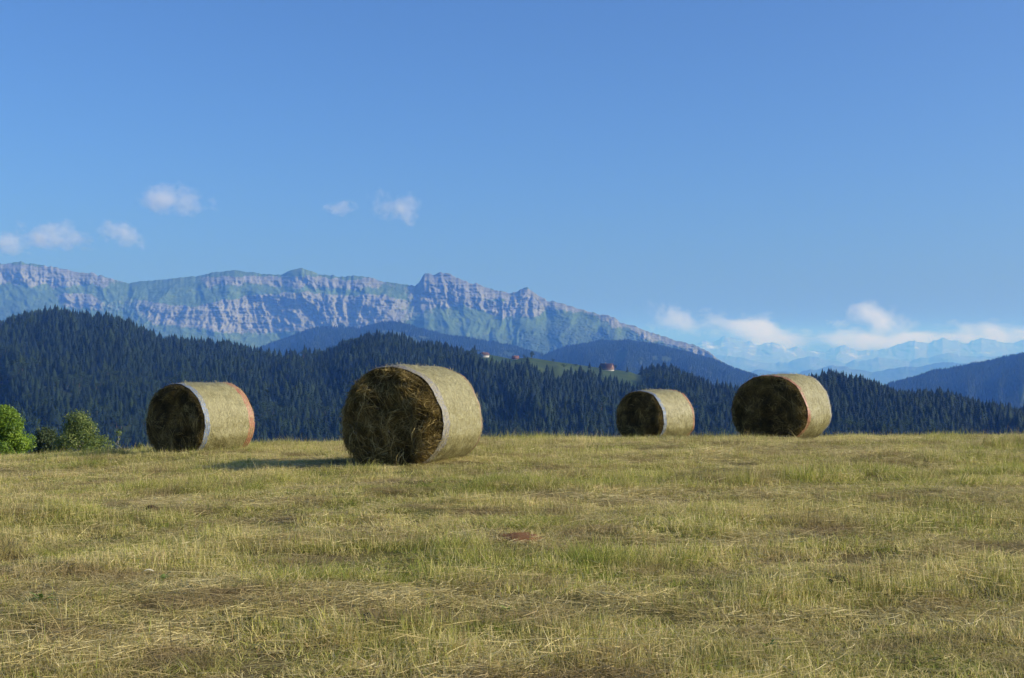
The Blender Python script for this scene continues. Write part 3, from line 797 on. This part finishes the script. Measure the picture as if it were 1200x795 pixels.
# which trees show most in the picture: sweep outwards, column by column
order = np.argsort(d)
cover = np.full(1200, 515.0); shown = np.zeros(len(x))
for i in order:
    hw = max(1, int(.17 * ws[i] / d[i] * F)); a, b = int(x[i]) - hw, int(x[i]) + hw + 1
    if a < 0 or b > 1200: continue
    yt = HY - (z[i] + hh[i] - EYE) / d[i] * F
    vis = cover[a:b] - yt
    s = vis[vis > 0].sum()
    if s > 0:
        shown[i] = s; cover[a:b] = np.minimum(cover[a:b], yt + np.abs(np.arange(a, b) - x[i]) / hw * (hh[i] / d[i] * F) * .5)
top = np.argsort(-shown)
top = [i for i in top if ki[i] < 6][:290]
single = np.zeros(len(x), bool); single[top] = True
o = scatter('conifer_forest', P[~single], np.stack([np.zeros(len(x)), np.zeros(len(x)), r.uniform(0, 6.28, len(x))], -1)[~single], np.stack([ws, ws, hh], -1)[~single], ki[~single], c_trees)
tag(o, 'dense dark spruce forest covering the hills across the valley', 'forest', kind='stuff')
for i in top:
    o = link('spruce_tree', con_meshes[ki[i]], loc=tuple(P[i]), rotz=float(r.uniform(0, 6.28)))
    o.scale = (ws[i], ws[i], hh[i])
    tag(o, 'dark spruce of the forest on the big rounded hill below the cliffs' if x[i] < 545 else ('dark spruce in the forest on the slope below the hilltop pasture' if x[i] < 760 else 'dark spruce of the forest on the low ridge behind the dark faced bale'),
        'tree', 'spruces of the rounded hill' if x[i] < 545 else ('spruces below the pasture' if x[i] < 760 else 'spruces of the low ridge'))

# lone trees and farms on the hill-top pasture
def hill_at(xq, yq):
    t = np.linspace(.6, 1.0, 400); dq, zq = hill1(np.full(400, float(xq)), t)
    yy = HY - (zq - EYE) / dq * F
    i = int(np.argmin(np.abs(yy - yq)))
    return (px(xq) * dq[i], dq[i], zq[i])
def lone(label, kind, xq, yb, hpx, wpx, k=0):
    p = hill_at(xq, yb); me_ = (con_meshes if kind == 'c' else bl_meshes)[k]
    hm = hpx / F * p[1]; wm = wpx / F * p[1] / (.40 if kind == 'c' else .68)
    o = link('spruce_tree' if kind == 'c' else 'round_tree', me_, loc=(float(p[0]), float(p[1]), float(p[2]) - .2), rotz=random.uniform(0, 6))
    o.scale = (wm, wm, hm); tag(o, label, 'tree')
lone('lone round tree on the pasture above the small orange roof', 'b', 623, 421, 10, 7)
lone('smaller dark tree right beside the lone pasture tree', 'b', 614, 421, 6, 6, 1)
lone('dark tree close to the gable of the brown farmhouse', 'b', 721, 434, 7, 5, 2)
lone('dark conifer on the pasture on the eave side of the brown farmhouse', 'c', 691, 432, 8, 4, 1)
lone('second low tree on the pasture by the brown farmhouse', 'b', 674, 430, 4, 6, 0)
lone('dark round tree midway along the pasture crest', 'b', 648, 425, 5, 5, 1)
lone('squat dark round tree low on the pasture between the farms', 'b', 661, 432, 6, 7, 2)
lone('slim dark spruce on the pasture near the forest below the farmhouse', 'c', 735, 437, 8, 4, 3)
lone('large dark tree sheltering the white farmhouse', 'b', 556, 418, 10, 13, 1)
lone('wide dark tree at the forest edge near the white farmhouse', 'b', 546, 419, 9, 13, 2)
lone('lone round tree on the small clearing of the forest ridge', 'b', 345, 420, 9, 7, 0)
M['roof_brown'] = mat_plain('roof_brown', (0.075, 0.045, 0.035), .85, .15, .6, .4)
M['roof_red'] = mat_plain('roof_red', (0.20, 0.10, 0.075), .8, .2, .6, .3)
M['wall_wood'] = mat_plain('wall_wood', (0.25, 0.16, 0.115), .8, .2, .8, .3)
M['wall_white'] = mat_plain('wall_white', (0.74, 0.72, 0.68), .8, .2, .5, .1)
M['wall_dark'] = mat_plain('wall_dark', (0.14, 0.09, 0.06), .85, .15, .8, .3)
M['pane'] = mat_plain('pane', (0.03, 0.035, 0.04), .15, .5)
M['stone_base'] = mat_plain('stone_base', (0.36, 0.34, 0.31), .9, .1, .8, .25)
def box(x0, x1, y0, y1, z0, z1):
    V = np.array([(x, y, z) for z in (z0, z1) for y in (y0, y1) for x in (x0, x1)], float)
    return V, np.array([(0, 2, 3, 1), (4, 5, 7, 6), (0, 1, 5, 4), (2, 6, 7, 3), (0, 4, 6, 2), (1, 3, 7, 5)])
def farm(label, xq, yb, L, W, eave, ridge, rot, wall_m, roof_m, gable_m):
    p = hill_at(xq, yb)
    root = bpy.data.objects.new('farmhouse', None); COL.objects.link(root)
    root.location = (float(p[0]), float(p[1]), float(p[2]) - .3); root.rotation_euler = (0, 0, R(rot)); tag(root, label, 'house')
    a, b = L / 2, W / 2
    V, Q = box(-a, a, -b, b, -1.5, .9); link('plinth', mesh_np('plinth', V, Q, mats=[M['stone_base']]), root)
    V, Q = box(-a + .05, a - .05, -b + .05, b - .05, .9, eave); link('wall', mesh_np('wall', V, Q, mats=[M[wall_m]]), root)
    for s in (-1, 1):
        x0 = s * (a - .05); V = [(x0, -b + .05, eave), (x0, b - .05, eave), (x0, 0, ridge - .2), (x0 - s * .3, -b + .05, eave), (x0 - s * .3, b - .05, eave), (x0 - s * .3, 0, ridge - .2)]
        link('gable', mesh_np('gable', V, T=[(0, 1, 2), (3, 5, 4)], Q=[(0, 2, 5, 3), (1, 4, 5, 2)], mats=[M[gable_m]]), root)
    ro = []
    for s in (-1, 1):
        o1, o2 = s * (b + 1.1), eave - .9
        V = np.array([(-a - 1, o1, o2), (a + 1, o1, o2), (a + 1, 0, ridge), (-a - 1, 0, ridge), (-a - 1, o1, o2 - .35), (a + 1, o1, o2 - .35), (a + 1, 0, ridge - .35), (-a - 1, 0, ridge - .35)], float)
        ro.append((V, np.array([(0, 1, 2, 3), (7, 6, 5, 4), (0, 4, 5, 1), (1, 5, 6, 2), (3, 7, 4, 0)])))
    V, Q = merge(ro); rf = link('roof', mesh_np('roof', V, Q, mats=[M[roof_m]]), root)
    V, Q = box(-a * .3, -a * .3 + .9, .6, 1.5, ridge - 1.2, ridge + 1.1); link('chimney', mesh_np('chimney', V, Q, mats=[M['stone_base']]), rf)
    wins = [(a - .06, yy, zz, 1) for zz in (1.7, 4.0) if zz + 1.2 < eave + 1.5 for yy in np.linspace(-b * .6, b * .6, 4)] + [(xx, -b + .06, 1.9, 0) for xx in np.linspace(-a * .7, a * .7, 5)]
    for (wx, wy, wz, ax) in wins:
        V, Q = box(wx - .02, wx + .10, wy - .5, wy + .5, wz, wz + 1.2) if ax else box(wx - .5, wx + .5, wy - .10, wy + .02, wz, wz + 1.2)
        link('window', mesh_np('window', V, Q, mats=[M['pane']]), root)
farm('broad brown roofed farmhouse with a reddish gable on the pasture', 711, 434, 19, 12, 5.0, 10.5, -28, 'wall_wood', 'roof_brown', 'wall_wood')
farm('small house with an orange red roof beside the lone tree', 604, 421.5, 9, 7, 3.0, 6.2, -8, 'wall_dark', 'roof_red', 'wall_wood')
farm('white walled farmhouse with dark roof by the sheltering trees', 568, 418.5, 11, 8, 4.5, 7.5, 35, 'wall_white', 'roof_brown', 'wall_white')

# the further foothills
def ridge_hill(name, label, tab, dist, depth, base, seed, ntree, th, tree_px, meadow_f, back=900):
    crest = interp_tab(tab)
    x0, x1 = tab[0][0], tab[-1][0]
    def f(xq, t):
        dcr = dist * (1 + .03 * np.sin(np.asarray(xq) / 130.0 + seed))
        zc = EYE + (HY - (crest(xq) + tree_px)) / F * dcr
        dd_ = np.where(t <= 1, dcr - depth * (1 - t), dcr + (t - 1) * back)
        zz = base + (zc - base) * np.clip(t, 0, 1) ** .8
        zz = np.where(t > 1, zc - 500 * (t - 1) ** 1.4, zz)
        win = np.sin(np.clip(t, 0, 1) * np.pi)
        zz = zz + .05 * depth * win * (ridged(np.asarray(xq) / 55, np.asarray(t) * 1.6, seed, 3) - .55)
        return dd_, zz
    def mead(xq, t):
        if meadow_f <= 0: return np.zeros_like(np.asarray(xq, float))
        return sstep(1 - meadow_f, 1 - meadow_f + .05, fbm(np.asarray(xq) / 26 + seed, np.asarray(t) * 7, seed + 2, 3)) * (1 - sstep(.9, .95, t))
    xs = np.linspace(x0, x1, int((x1 - x0) / 3)); ts = np.concatenate([np.linspace(0, 1, 70), np.linspace(1.04, 2, 10)])
    T2, X2 = np.meshgrid(ts, xs, indexing='ij'); D2, Z2 = f(X2, T2)
    me_ = mesh_np(name, np.stack([px(X2) * D2, D2, Z2], -1), grid_faces(len(ts), len(xs)), mats=[M['hill']], attrs={'meadow': mead(X2, T2)}, smooth=True)
    tag(link(name, me_), label, 'hill', kind='structure')
    x, t, d, z, h, r = forest_points(ntree, f, mead, x0, x1, .42, 1.1, seed + 9, *th)
    P = np.stack([px(x) * d, d, z - .3], -1); n = len(x)
    ki = r.integers(0, 6, n); w = h * r.uniform(1.0, 1.5, n)
    o = scatter('hillside_forest', P, np.stack([np.zeros(n), np.zeros(n), r.uniform(0, 6.28, n)], -1), np.stack([w, w, h], -1), ki, c_trees)
    return o
o = ridge_hill('foothill', 'hazy wooded foothill below the grey cliffs', [(200, 470), (260, 432), (300, 408), (340, 393), (370, 383), (400, 382), (420, 384), (447, 376), (465, 376), (490, 384), (520, 391), (560, 397), (600, 404), (640, 415), (690, 428), (740, 440)], 6900, 3300, -430, 81, 26000, (12, 22), 3, .30)
tag(o, 'hazy blue green forest on the foothill below the cliffs', 'forest', kind='stuff')
o = ridge_hill('foothill', 'blue wooded foothill behind the brown farmhouse', [(590, 450), (640, 415), (665, 404), (700, 398), (735, 397), (760, 400), (800, 409), (840, 421), (870, 433), (900, 443), (960, 462)], 6300, 3200, -430, 91, 26000, (12, 22), 4, .30)
tag(o, 'blue hazy forest on the foothill behind the brown farmhouse', 'forest', kind='stuff')
o = ridge_hill('foothill', 'wooded blue hill rising beyond the spruce ridge', [(980, 480), (1020, 458), (1045, 447), (1070, 440), (1090, 434), (1130, 428), (1160, 421), (1200, 412), (1280, 398), (1380, 385)], 6000, 3000, -430, 97, 26000, (12, 22), 4, .22)
tag(o, 'blue hazy forest on the hill beyond the spruce ridge', 'forest', kind='stuff')

# ------------------------------------------------------------------ the cliff mountain
CREST = interp_tab([(-220, 318), (-120, 312), (0, 309), (25, 308), (45, 310), (75, 316), (100, 321), (107, 320), (125, 326), (150, 332), (170, 329), (190, 328), (215, 325), (230, 324), (250, 319), (262, 318), (275, 316), (290, 319), (305, 321), (330, 322), (340, 317), (352, 314), (362, 317), (375, 321), (400, 325), (415, 323), (432, 325), (447, 330), (470, 333), (486, 335), (492, 329), (497, 322), (503, 320), (509, 322), (515, 320), (522, 319), (532, 324), (545, 330), (575, 338), (600, 344), (610, 339), (618, 338), (628, 343), (640, 352), (660, 356), (680, 362), (700, 368), (712, 370), (720, 372), (728, 379), (745, 383), (765, 390), (790, 398), (815, 405), (830, 413), (845, 423), (860, 433), (880, 440), (930, 452), (1000, 470)])
B1 = np.array([(-220, 309, 331, .9), (0, 309, 332, .9), (60, 313, 335, .9), (110, 320, 335, .8), (140, 329, 334, .5), (160, 331, 333, 0), (225, 324, 326, 0), (245, 324, 335, .8), (275, 324, 333, .9), (340, 324, 335, .9), (370, 324, 337, .9), (400, 328, 337, .8), (435, 326, 339, .9), (450, 331, 337, .5), (470, 334, 339, .2), (488, 332, 366, .75), (500, 319, 363, 1), (530, 321, 358, 1), (560, 333, 350, .9), (590, 342, 350, .8), (603, 340, 369, 1), (628, 341, 371, 1), (645, 351, 361, .7), (680, 361, 367, .6), (700, 367, 373, .5), (718, 370, 384, .95), (735, 380, 388, .5), (755, 386, 398, .95), (775, 392, 402, .7), (800, 399, 409, .85), (830, 411, 421, .8), (850, 424, 431, .3), (870, 434, 436, 0), (1000, 470, 471, 0)], float)
B2 = np.array([(-220, 345, 355, 0), (60, 345, 355, 0), (75, 343, 359, .7), (105, 346, 363, .8), (125, 355, 369, .35), (150, 350, 366, .3), (180, 353, 379, .65), (200, 358, 381, .75), (230, 358, 386, .6), (260, 352, 389, .95), (300, 347, 391, 1), (350, 342, 389, 1), (400, 346, 386, .95), (440, 346, 384, .85), (470, 350, 381, .6), (490, 355, 373, .4), (510, 362, 369, .3), (530, 345, 360, .8), (560, 350, 361, .75), (590, 354, 373, .8), (620, 352, 370, .6), (637, 355, 365, 0), (1000, 400, 410, 0)], float)
FO = np.array([(-220, 348, .45), (60, 352, .45), (150, 368, .5), (240, 396, .4), (300, 408, .4), (420, 396, .6), (500, 387, .6), (600, 396, .6), (640, 380, .6), (665, 374, .75), (720, 385, .95), (800, 403, 1), (860, 430, 1), (1000, 470, 1)], float)
def bandv(B, X, Y):
    a = np.interp(X, B[:, 0], B[:, 1]); b = np.interp(X, B[:, 0], B[:, 2]); s = np.interp(X, B[:, 0], B[:, 3])
    n = 7.0 * (fbm(X / 9, Y / 34, 131, 4, .6) - .5)
    return s * sstep(a - 2.0, a + 1.5, Y + n) * (1 - sstep(b - 4, b + 4, Y + n * 1.6))
def mountain():
    xs = np.arange(-220, 1000, 1.0); nr = 230
    base = CREST(xs)
    rockc = np.maximum(bandv(B1, xs, base + 4), .15)
    jag = (fbm(xs / 6, xs * 0, 141, 3) - .5) * 4.6 * rockc + (vnoise(xs / 2.2, xs * 0, 143) - .5) * 1.2
    s = np.linspace(0, 1, nr)[:, None] ** 1.12
    Y = base[None, :] + (486 - base)[None, :] * s + jag[None, :] * (1 - s) ** 14
    crest = base + jag
    X = np.broadcast_to(xs[None, :], Y.shape)
    rock = np.maximum(bandv(B1, X, Y), bandv(B2, X, Y))
    D = np.interp(xs, [-220, 300, 600, 1000], [10000, 9700, 9400, 8900])
    # fall line: steep where rock, gentler where grass; evened out along the range
    slope = np.radians(31 + 32 * np.clip(rock, 0, 1))
    dy = np.diff(Y, axis=0, prepend=Y[:1])
    v = np.cumsum(dy / F * D[None, :] / np.tan(slope), axis=0)
    ker = np.exp(-.5 * (np.arange(-75, 76) / 26.0) ** 2); ker /= ker.sum()
    vp = np.pad(v, ((0, 0), (75, 75)), mode='edge')
    v = np.stack([np.convolve(row, ker, mode='valid') for row in vp])
    # spurs and gullies: broad slanting spurs on the grass, close ribs and ledges on the rock
    slant = 1.8 * (fbm(X / 90, Y * 0 + 2, 149, 2) - .5)
    XW = X + slant * (Y - base[None, :]) + 16 * (fbm(X / 20, Y / 18, 151, 3) - .5)
    spur = ridged(XW / 46, Y / 48 + .3, 152, 4, .55)
    rib2 = ridged((X + .35 * (XW - X)) / 9, Y / 75, 153, 4, .6)
    rib3 = fbm(X / 3.4, Y / 4.2, 154, 4, .65)
    blk = fbm(XW / 12, Y / 9, 156, 4, .6)
    depth = sstep(0, .10, s)
    amp = depth * (120 * (spur - .5) + (8 + 46 * rock) * (rib2 - .5) + (14 + 24 * rock) * (rib3 - .5) + (30 + 22 * rock) * (blk - .5))
    strata = rock * 16 * (fbm(X / 50, Y / 2.4, 155, 2) - .5)
    fo_y = np.interp(X, FO[:, 0], FO[:, 1]); fo_s = np.interp(X, FO[:, 0], FO[:, 2])
    forest = fo_s * sstep(-10, 14, Y - fo_y + 22 * (fbm(X / 14, Y / 12, 161, 3) - .5)) * sstep(.36, .52, fbm(X / 11, Y / 7, 162, 3) + .28 * fo_s) * (1 - np.clip(rock * 1.2, 0, 1))
    fuzz = forest * 26 * (vnoise(X / 1.3, Y / 1.5, 163) - .5)
    v = v + amp + strata + fuzz
    dist = D[None, :] - v
    Zm = EYE + (HY - Y) / F * dist
    front = np.stack([px(X) * dist, dist, Zm], -1)
    # the far side falls away behind the crest
    kb = 8; tb = np.linspace(1, 0, kb + 1)[:-1][:, None]
    db = (D[None, :] + tb * 900)
    zb = EYE + (HY - crest)[None, :] / F * D[None, :] - 700 * tb ** 1.3
    backV = np.stack([px(np.broadcast_to(xs[None, :], db.shape)) * db, db, zb], -1)
    V = np.concatenate([backV, front], 0)
    pad = np.zeros((kb, len(xs)))
    b = N('mountain_face')
    p = b.pos()
    n1 = b.noise(b.scale(p, (.012, .012, .006)), 1.0, 6.0, .65); n2 = b.noise(b.scale(p, (.05, .02, .02)), 1.0, 5.0, .7)
    n3 = b.noise(b.scale(p, (.004, .004, .03)), 1.0, 4.0, .6)
    rk = b.ramp(b.math('ADD', b.math('MULTIPLY', n2, .6), b.math('MULTIPLY', n3, .4)), [(.30, (0.085, 0.090, 0.076)), (.46, (0.145, 0.15, 0.125)), (.66, (0.235, 0.232, 0.195))])
    gs = b.ramp(b.math('ADD', b.math('MULTIPLY', n1, .6), b.math('MULTIPLY', n2, .4)), [(.32, (0.035, 0.062, 0.018)), (.52, (0.072, 0.118, 0.03)), (.70, (0.14, 0.175, 0.055))])
    fr = b.ramp(n2, [(.35, (0.022, 0.040, 0.018)), (.7, (0.05, 0.075, 0.028))])
    c = b.mix(b.attr('forest'), gs, fr)
    m = b.ramp(b.math('ADD', b.attr('rock'), b.math('MULTIPLY_ADD', n2, 1.15, -.575)), [(.30, 0.0), (.60, 1.0)])
    c = b.mix(m, c, rk)
    M['mountain'] = b.bsdf(c, .95, .1)
    me = mesh_np('mountain', V.reshape(-1, 3), grid_faces(V.shape[0], V.shape[1])[:, ::-1], mats=[M['mountain']], attrs={'rock': np.concatenate([pad, rock]), 'forest': np.concatenate([pad, forest])}, smooth=False)
    tag(link('cliff_mountain', me), 'long limestone mountain with pale cliff bands and green ledges', 'mountain', kind='structure')
mountain()

# ------------------------------------------------------------------ far snow peaks
def far_range(name, label, tab, D, ybase, depth, c0, c1, lo, hi, seed, jag, x0=640, x1=1500):
    crest = interp_tab(tab)
    xs = np.arange(x0, x1, 1.2); nr = 60; k = D / F
    cr0 = crest(xs); jg = (fbm(xs / 11, xs * 0, seed, 4) - .5) * jag
    s = np.linspace(0, 1, nr)[:, None]; X = np.broadcast_to(xs[None, :], (nr, len(xs)))
    Y = cr0[None, :] + (ybase - cr0)[None, :] * s + jg[None, :] * (1 - s) ** 6
    cr = cr0 + jg
    XW = X + 14 * (fbm(X / 25, Y / 9, seed + 1, 3) - .5) + 1.5 * (fbm(X / 60, Y * 0, seed + 5, 2) - .5) * (Y - cr0[None, :])
    v = s * depth + sstep(0, .15, s) * k * (22 * (ridged(XW / 40, Y / 16, seed + 2, 4, .55) - .5) + 8 * (fbm(XW / 7, Y / 4, seed + 3, 3) - .5))
    d = D - v
    front = np.stack([px(X) * d, d, EYE + (HY - Y) / F * d], -1)
    tb = np.linspace(1, 0, 5)[:-1][:, None]; db = np.broadcast_to(D + tb * 1200, (4, len(xs)))
    bk = np.stack([px(np.broadcast_to(xs, db.shape)) * db, db, EYE + (HY - cr)[None, :] / F * D - 700 * tb], -1)
    b = N(name); p = b.pos()
    n = b.noise(b.scale(p, (.0012, .0008, .002)), 1.0, 7.0, .68)
    m = b.bsdf(b.mix(b.ramp(n, [(lo, 0.0), (hi, 1.0)]), c0, c1), .9, .1)
    V = np.concatenate([bk, front], 0)
    tag(link(name, mesh_np(name, V.reshape(-1, 3), grid_faces(V.shape[0], V.shape[1])[:, ::-1], mats=[m])), label, 'mountain', kind='structure')
far_range('snow_mountains', 'faint distant alpine peaks with snow patches', [(640, 428), (740, 420), (790, 411), (820, 402), (838, 399), (853, 395), (868, 399), (885, 404), (905, 402), (935, 409), (960, 412), (985, 406), (1005, 412), (1030, 409), (1055, 404), (1072, 399), (1086, 404), (1105, 396), (1125, 402), (1150, 398), (1180, 402), (1230, 396), (1320, 392), (1500, 400)], 40000.0, 440, 4500, (0.11, 0.115, 0.11), (0.42, 0.43, 0.45), .56, .68, 171, 8)
far_range('far_range', 'hazy blue middle range in front of the snow peaks', [(640, 432), (780, 426), (830, 417), (870, 420), (910, 426), (950, 417), (990, 424), (1030, 419), (1065, 424), (1110, 414), (1160, 419), (1210, 411), (1500, 405)], 31000.0, 448, 3800, (0.045, 0.07, 0.03), (0.14, 0.15, 0.11), .4, .7, 181, 6)
far_range('far_range', 'low blue wooded range in the gap behind the bales', [(640, 450), (800, 446), (850, 440), (890, 434), (930, 437), (975, 429), (1020, 435), (1060, 431), (1110, 425), (1160, 428), (1260, 418), (1500, 410)], 20000.0, 462, 3000, (0.03, 0.05, 0.02), (0.08, 0.11, 0.04), .4, .65, 191, 5)

# valley floor, one sheet out to the last mountains
V = [(-26000, -8000, -430), (26000, -8000, -430), (26000, 41500, -430), (-26000, 41500, -430)]
tag(link('valley_floor', mesh_np('valley_floor', V, Q=[(0, 1, 2, 3)], mats=[terrain_mat('valley', (0.06, 0.10, 0.025), (0.12, 0.15, 0.04), .002)])), 'green valley floor below the hills', 'ground', kind='structure')

# ------------------------------------------------------------------ haze
HZ = 760.0
def haze():
    V, Q = box(-27000, 27000, -9000, 42500, -1125, HZ)
    b = N('haze')
    pv = b.new('ShaderNodeVolumePrincipled', {'Color': (0.115, 0.335, 1.0, 1), 'Absorption Color': (1, 1, 1, 1), 'Density': 7.8e-5, 'Anisotropy': 0.0})
    b.t.links.new(pv.outputs[0], b.out.inputs['Volume'])
    o = link('haze', mesh_np('haze', V, Q, mats=[b.m]))
    tag(o, 'thin blue summer haze over the valley', 'haze', kind='stuff')
haze()

# ------------------------------------------------------------------ clouds, beyond and above the haze
def cloud_mat(dens, soft):
    b = N('cloud')
    o = b.obj()
    oi = b.new('ShaderNodeObjectInfo')
    off = b.new('ShaderNodeVectorMath', operation='SCALE', ins={0: oi.outputs['Location'], 'Scale': .013}).outputs[0]
    q = b.new('ShaderNodeVectorMath', operation='ADD', ins={0: o, 1: off}).outputs[0]
    q = b.scale(q, (1.0, .8, .55))
    n = b.noise(q, 2.3, 6.0, .60)
    ln = b.new('ShaderNodeVectorMath', operation='LENGTH', ins={0: o}).outputs['Value']
    f = b.math('ADD', b.math('MULTIPLY_ADD', ln, -1.05, .62), b.math('MULTIPLY_ADD', n, 2.4, -1.2))
    dn = b.math('MULTIPLY', b.new('ShaderNodeMapRange', {'Value': f, 'From Min': 0.0, 'From Max': soft, 'To Min': 0.0, 'To Max': 1.0}).outputs[0], dens)
    pv = b.new('ShaderNodeVolumePrincipled', {'Color': (1, 1, 1, 1), 'Density': dn, 'Anisotropy': 0.2})
    b.t.links.new(pv.outputs[0], b.out.inputs['Volume'])
    return b.m
M['cloud_soft'] = cloud_mat(.0026, 1.2)
M['cloud_firm'] = cloud_mat(.0030, 1.2)
def cloud(label, x, y, wpx, hpx, d, m='cloud_soft', tilt=0):
    bm = bmesh.new(); bmesh.ops.create_icosphere(bm, subdivisions=3, radius=1.0)
    V = np.array([v.co[:] for v in bm.verts]); T = np.array([[v.index for v in f.verts] for f in bm.faces]); bm.free()
    V = V * (1 + .18 * (fbm(V[:, 0] * 2 + x, V[:, 1] * 2 + V[:, 2] * 1.5, int(x), 3) - .5)[:, None])
    d = d * 1.75
    o = link('cloud', mesh_np('cloud', V, T=T, mats=[M[m]], smooth=True), loc=at(x, y, d))
    w = wpx / F * d; hh_ = hpx / F * d
    o.scale = (w, w * .7, hh_); o.rotation_euler = (0, R(tilt), 0)
    tag(o, label, 'cloud', 'fair weather clouds')
cloud('small bright cloud alone high above the flat mountain crest', 200, 235, 56, 27, 26000, tilt=8)
cloud('low white cloud cut by the frame beside the cliff mountain', 2, 286, 48, 21, 26000)
cloud('thin double cloud hanging over the flat end of the mountain', 60, 277, 64, 25, 26500, tilt=6)
cloud('slanting oval cloud next to the thin double cloud', 141, 273, 46, 22, 25500, tilt=22)
cloud('tiny faint cloud wisp beside the round white cloud', 398, 244, 30, 13, 27000)
cloud('round white cloud high above the twin rock summit', 465, 243, 44, 27, 27000, tilt=14)
cloud('tall pink tinged cloud rising at the end of the cliff mountain', 794, 376, 50, 26, 27000, 'cloud_firm', 20)
cloud('long pinkish cloud bank over the faint snow peaks', 872, 386, 84, 28, 27500, 'cloud_firm', 6)
cloud('low pale cloud at the foot of the pinkish bank', 915, 402, 110, 22, 28000, 'cloud_soft')
cloud('small pink cloud puff between the two large banks', 983, 379, 22, 11, 27500, 'cloud_firm')
cloud('bright little cloud lying against the snow peaks', 981, 403, 26, 11, 27000, 'cloud_firm', 14)
cloud('towering pink cloud above the distant snow peaks', 1036, 380, 64, 34, 27500, 'cloud_firm', 24)
cloud('thin cloud veil spread below the towering cloud', 1050, 402, 130, 24, 28500, 'cloud_soft')
cloud('wide pink cloud bank above the wooded blue hill', 1165, 394, 96, 28, 28000, 'cloud_firm')
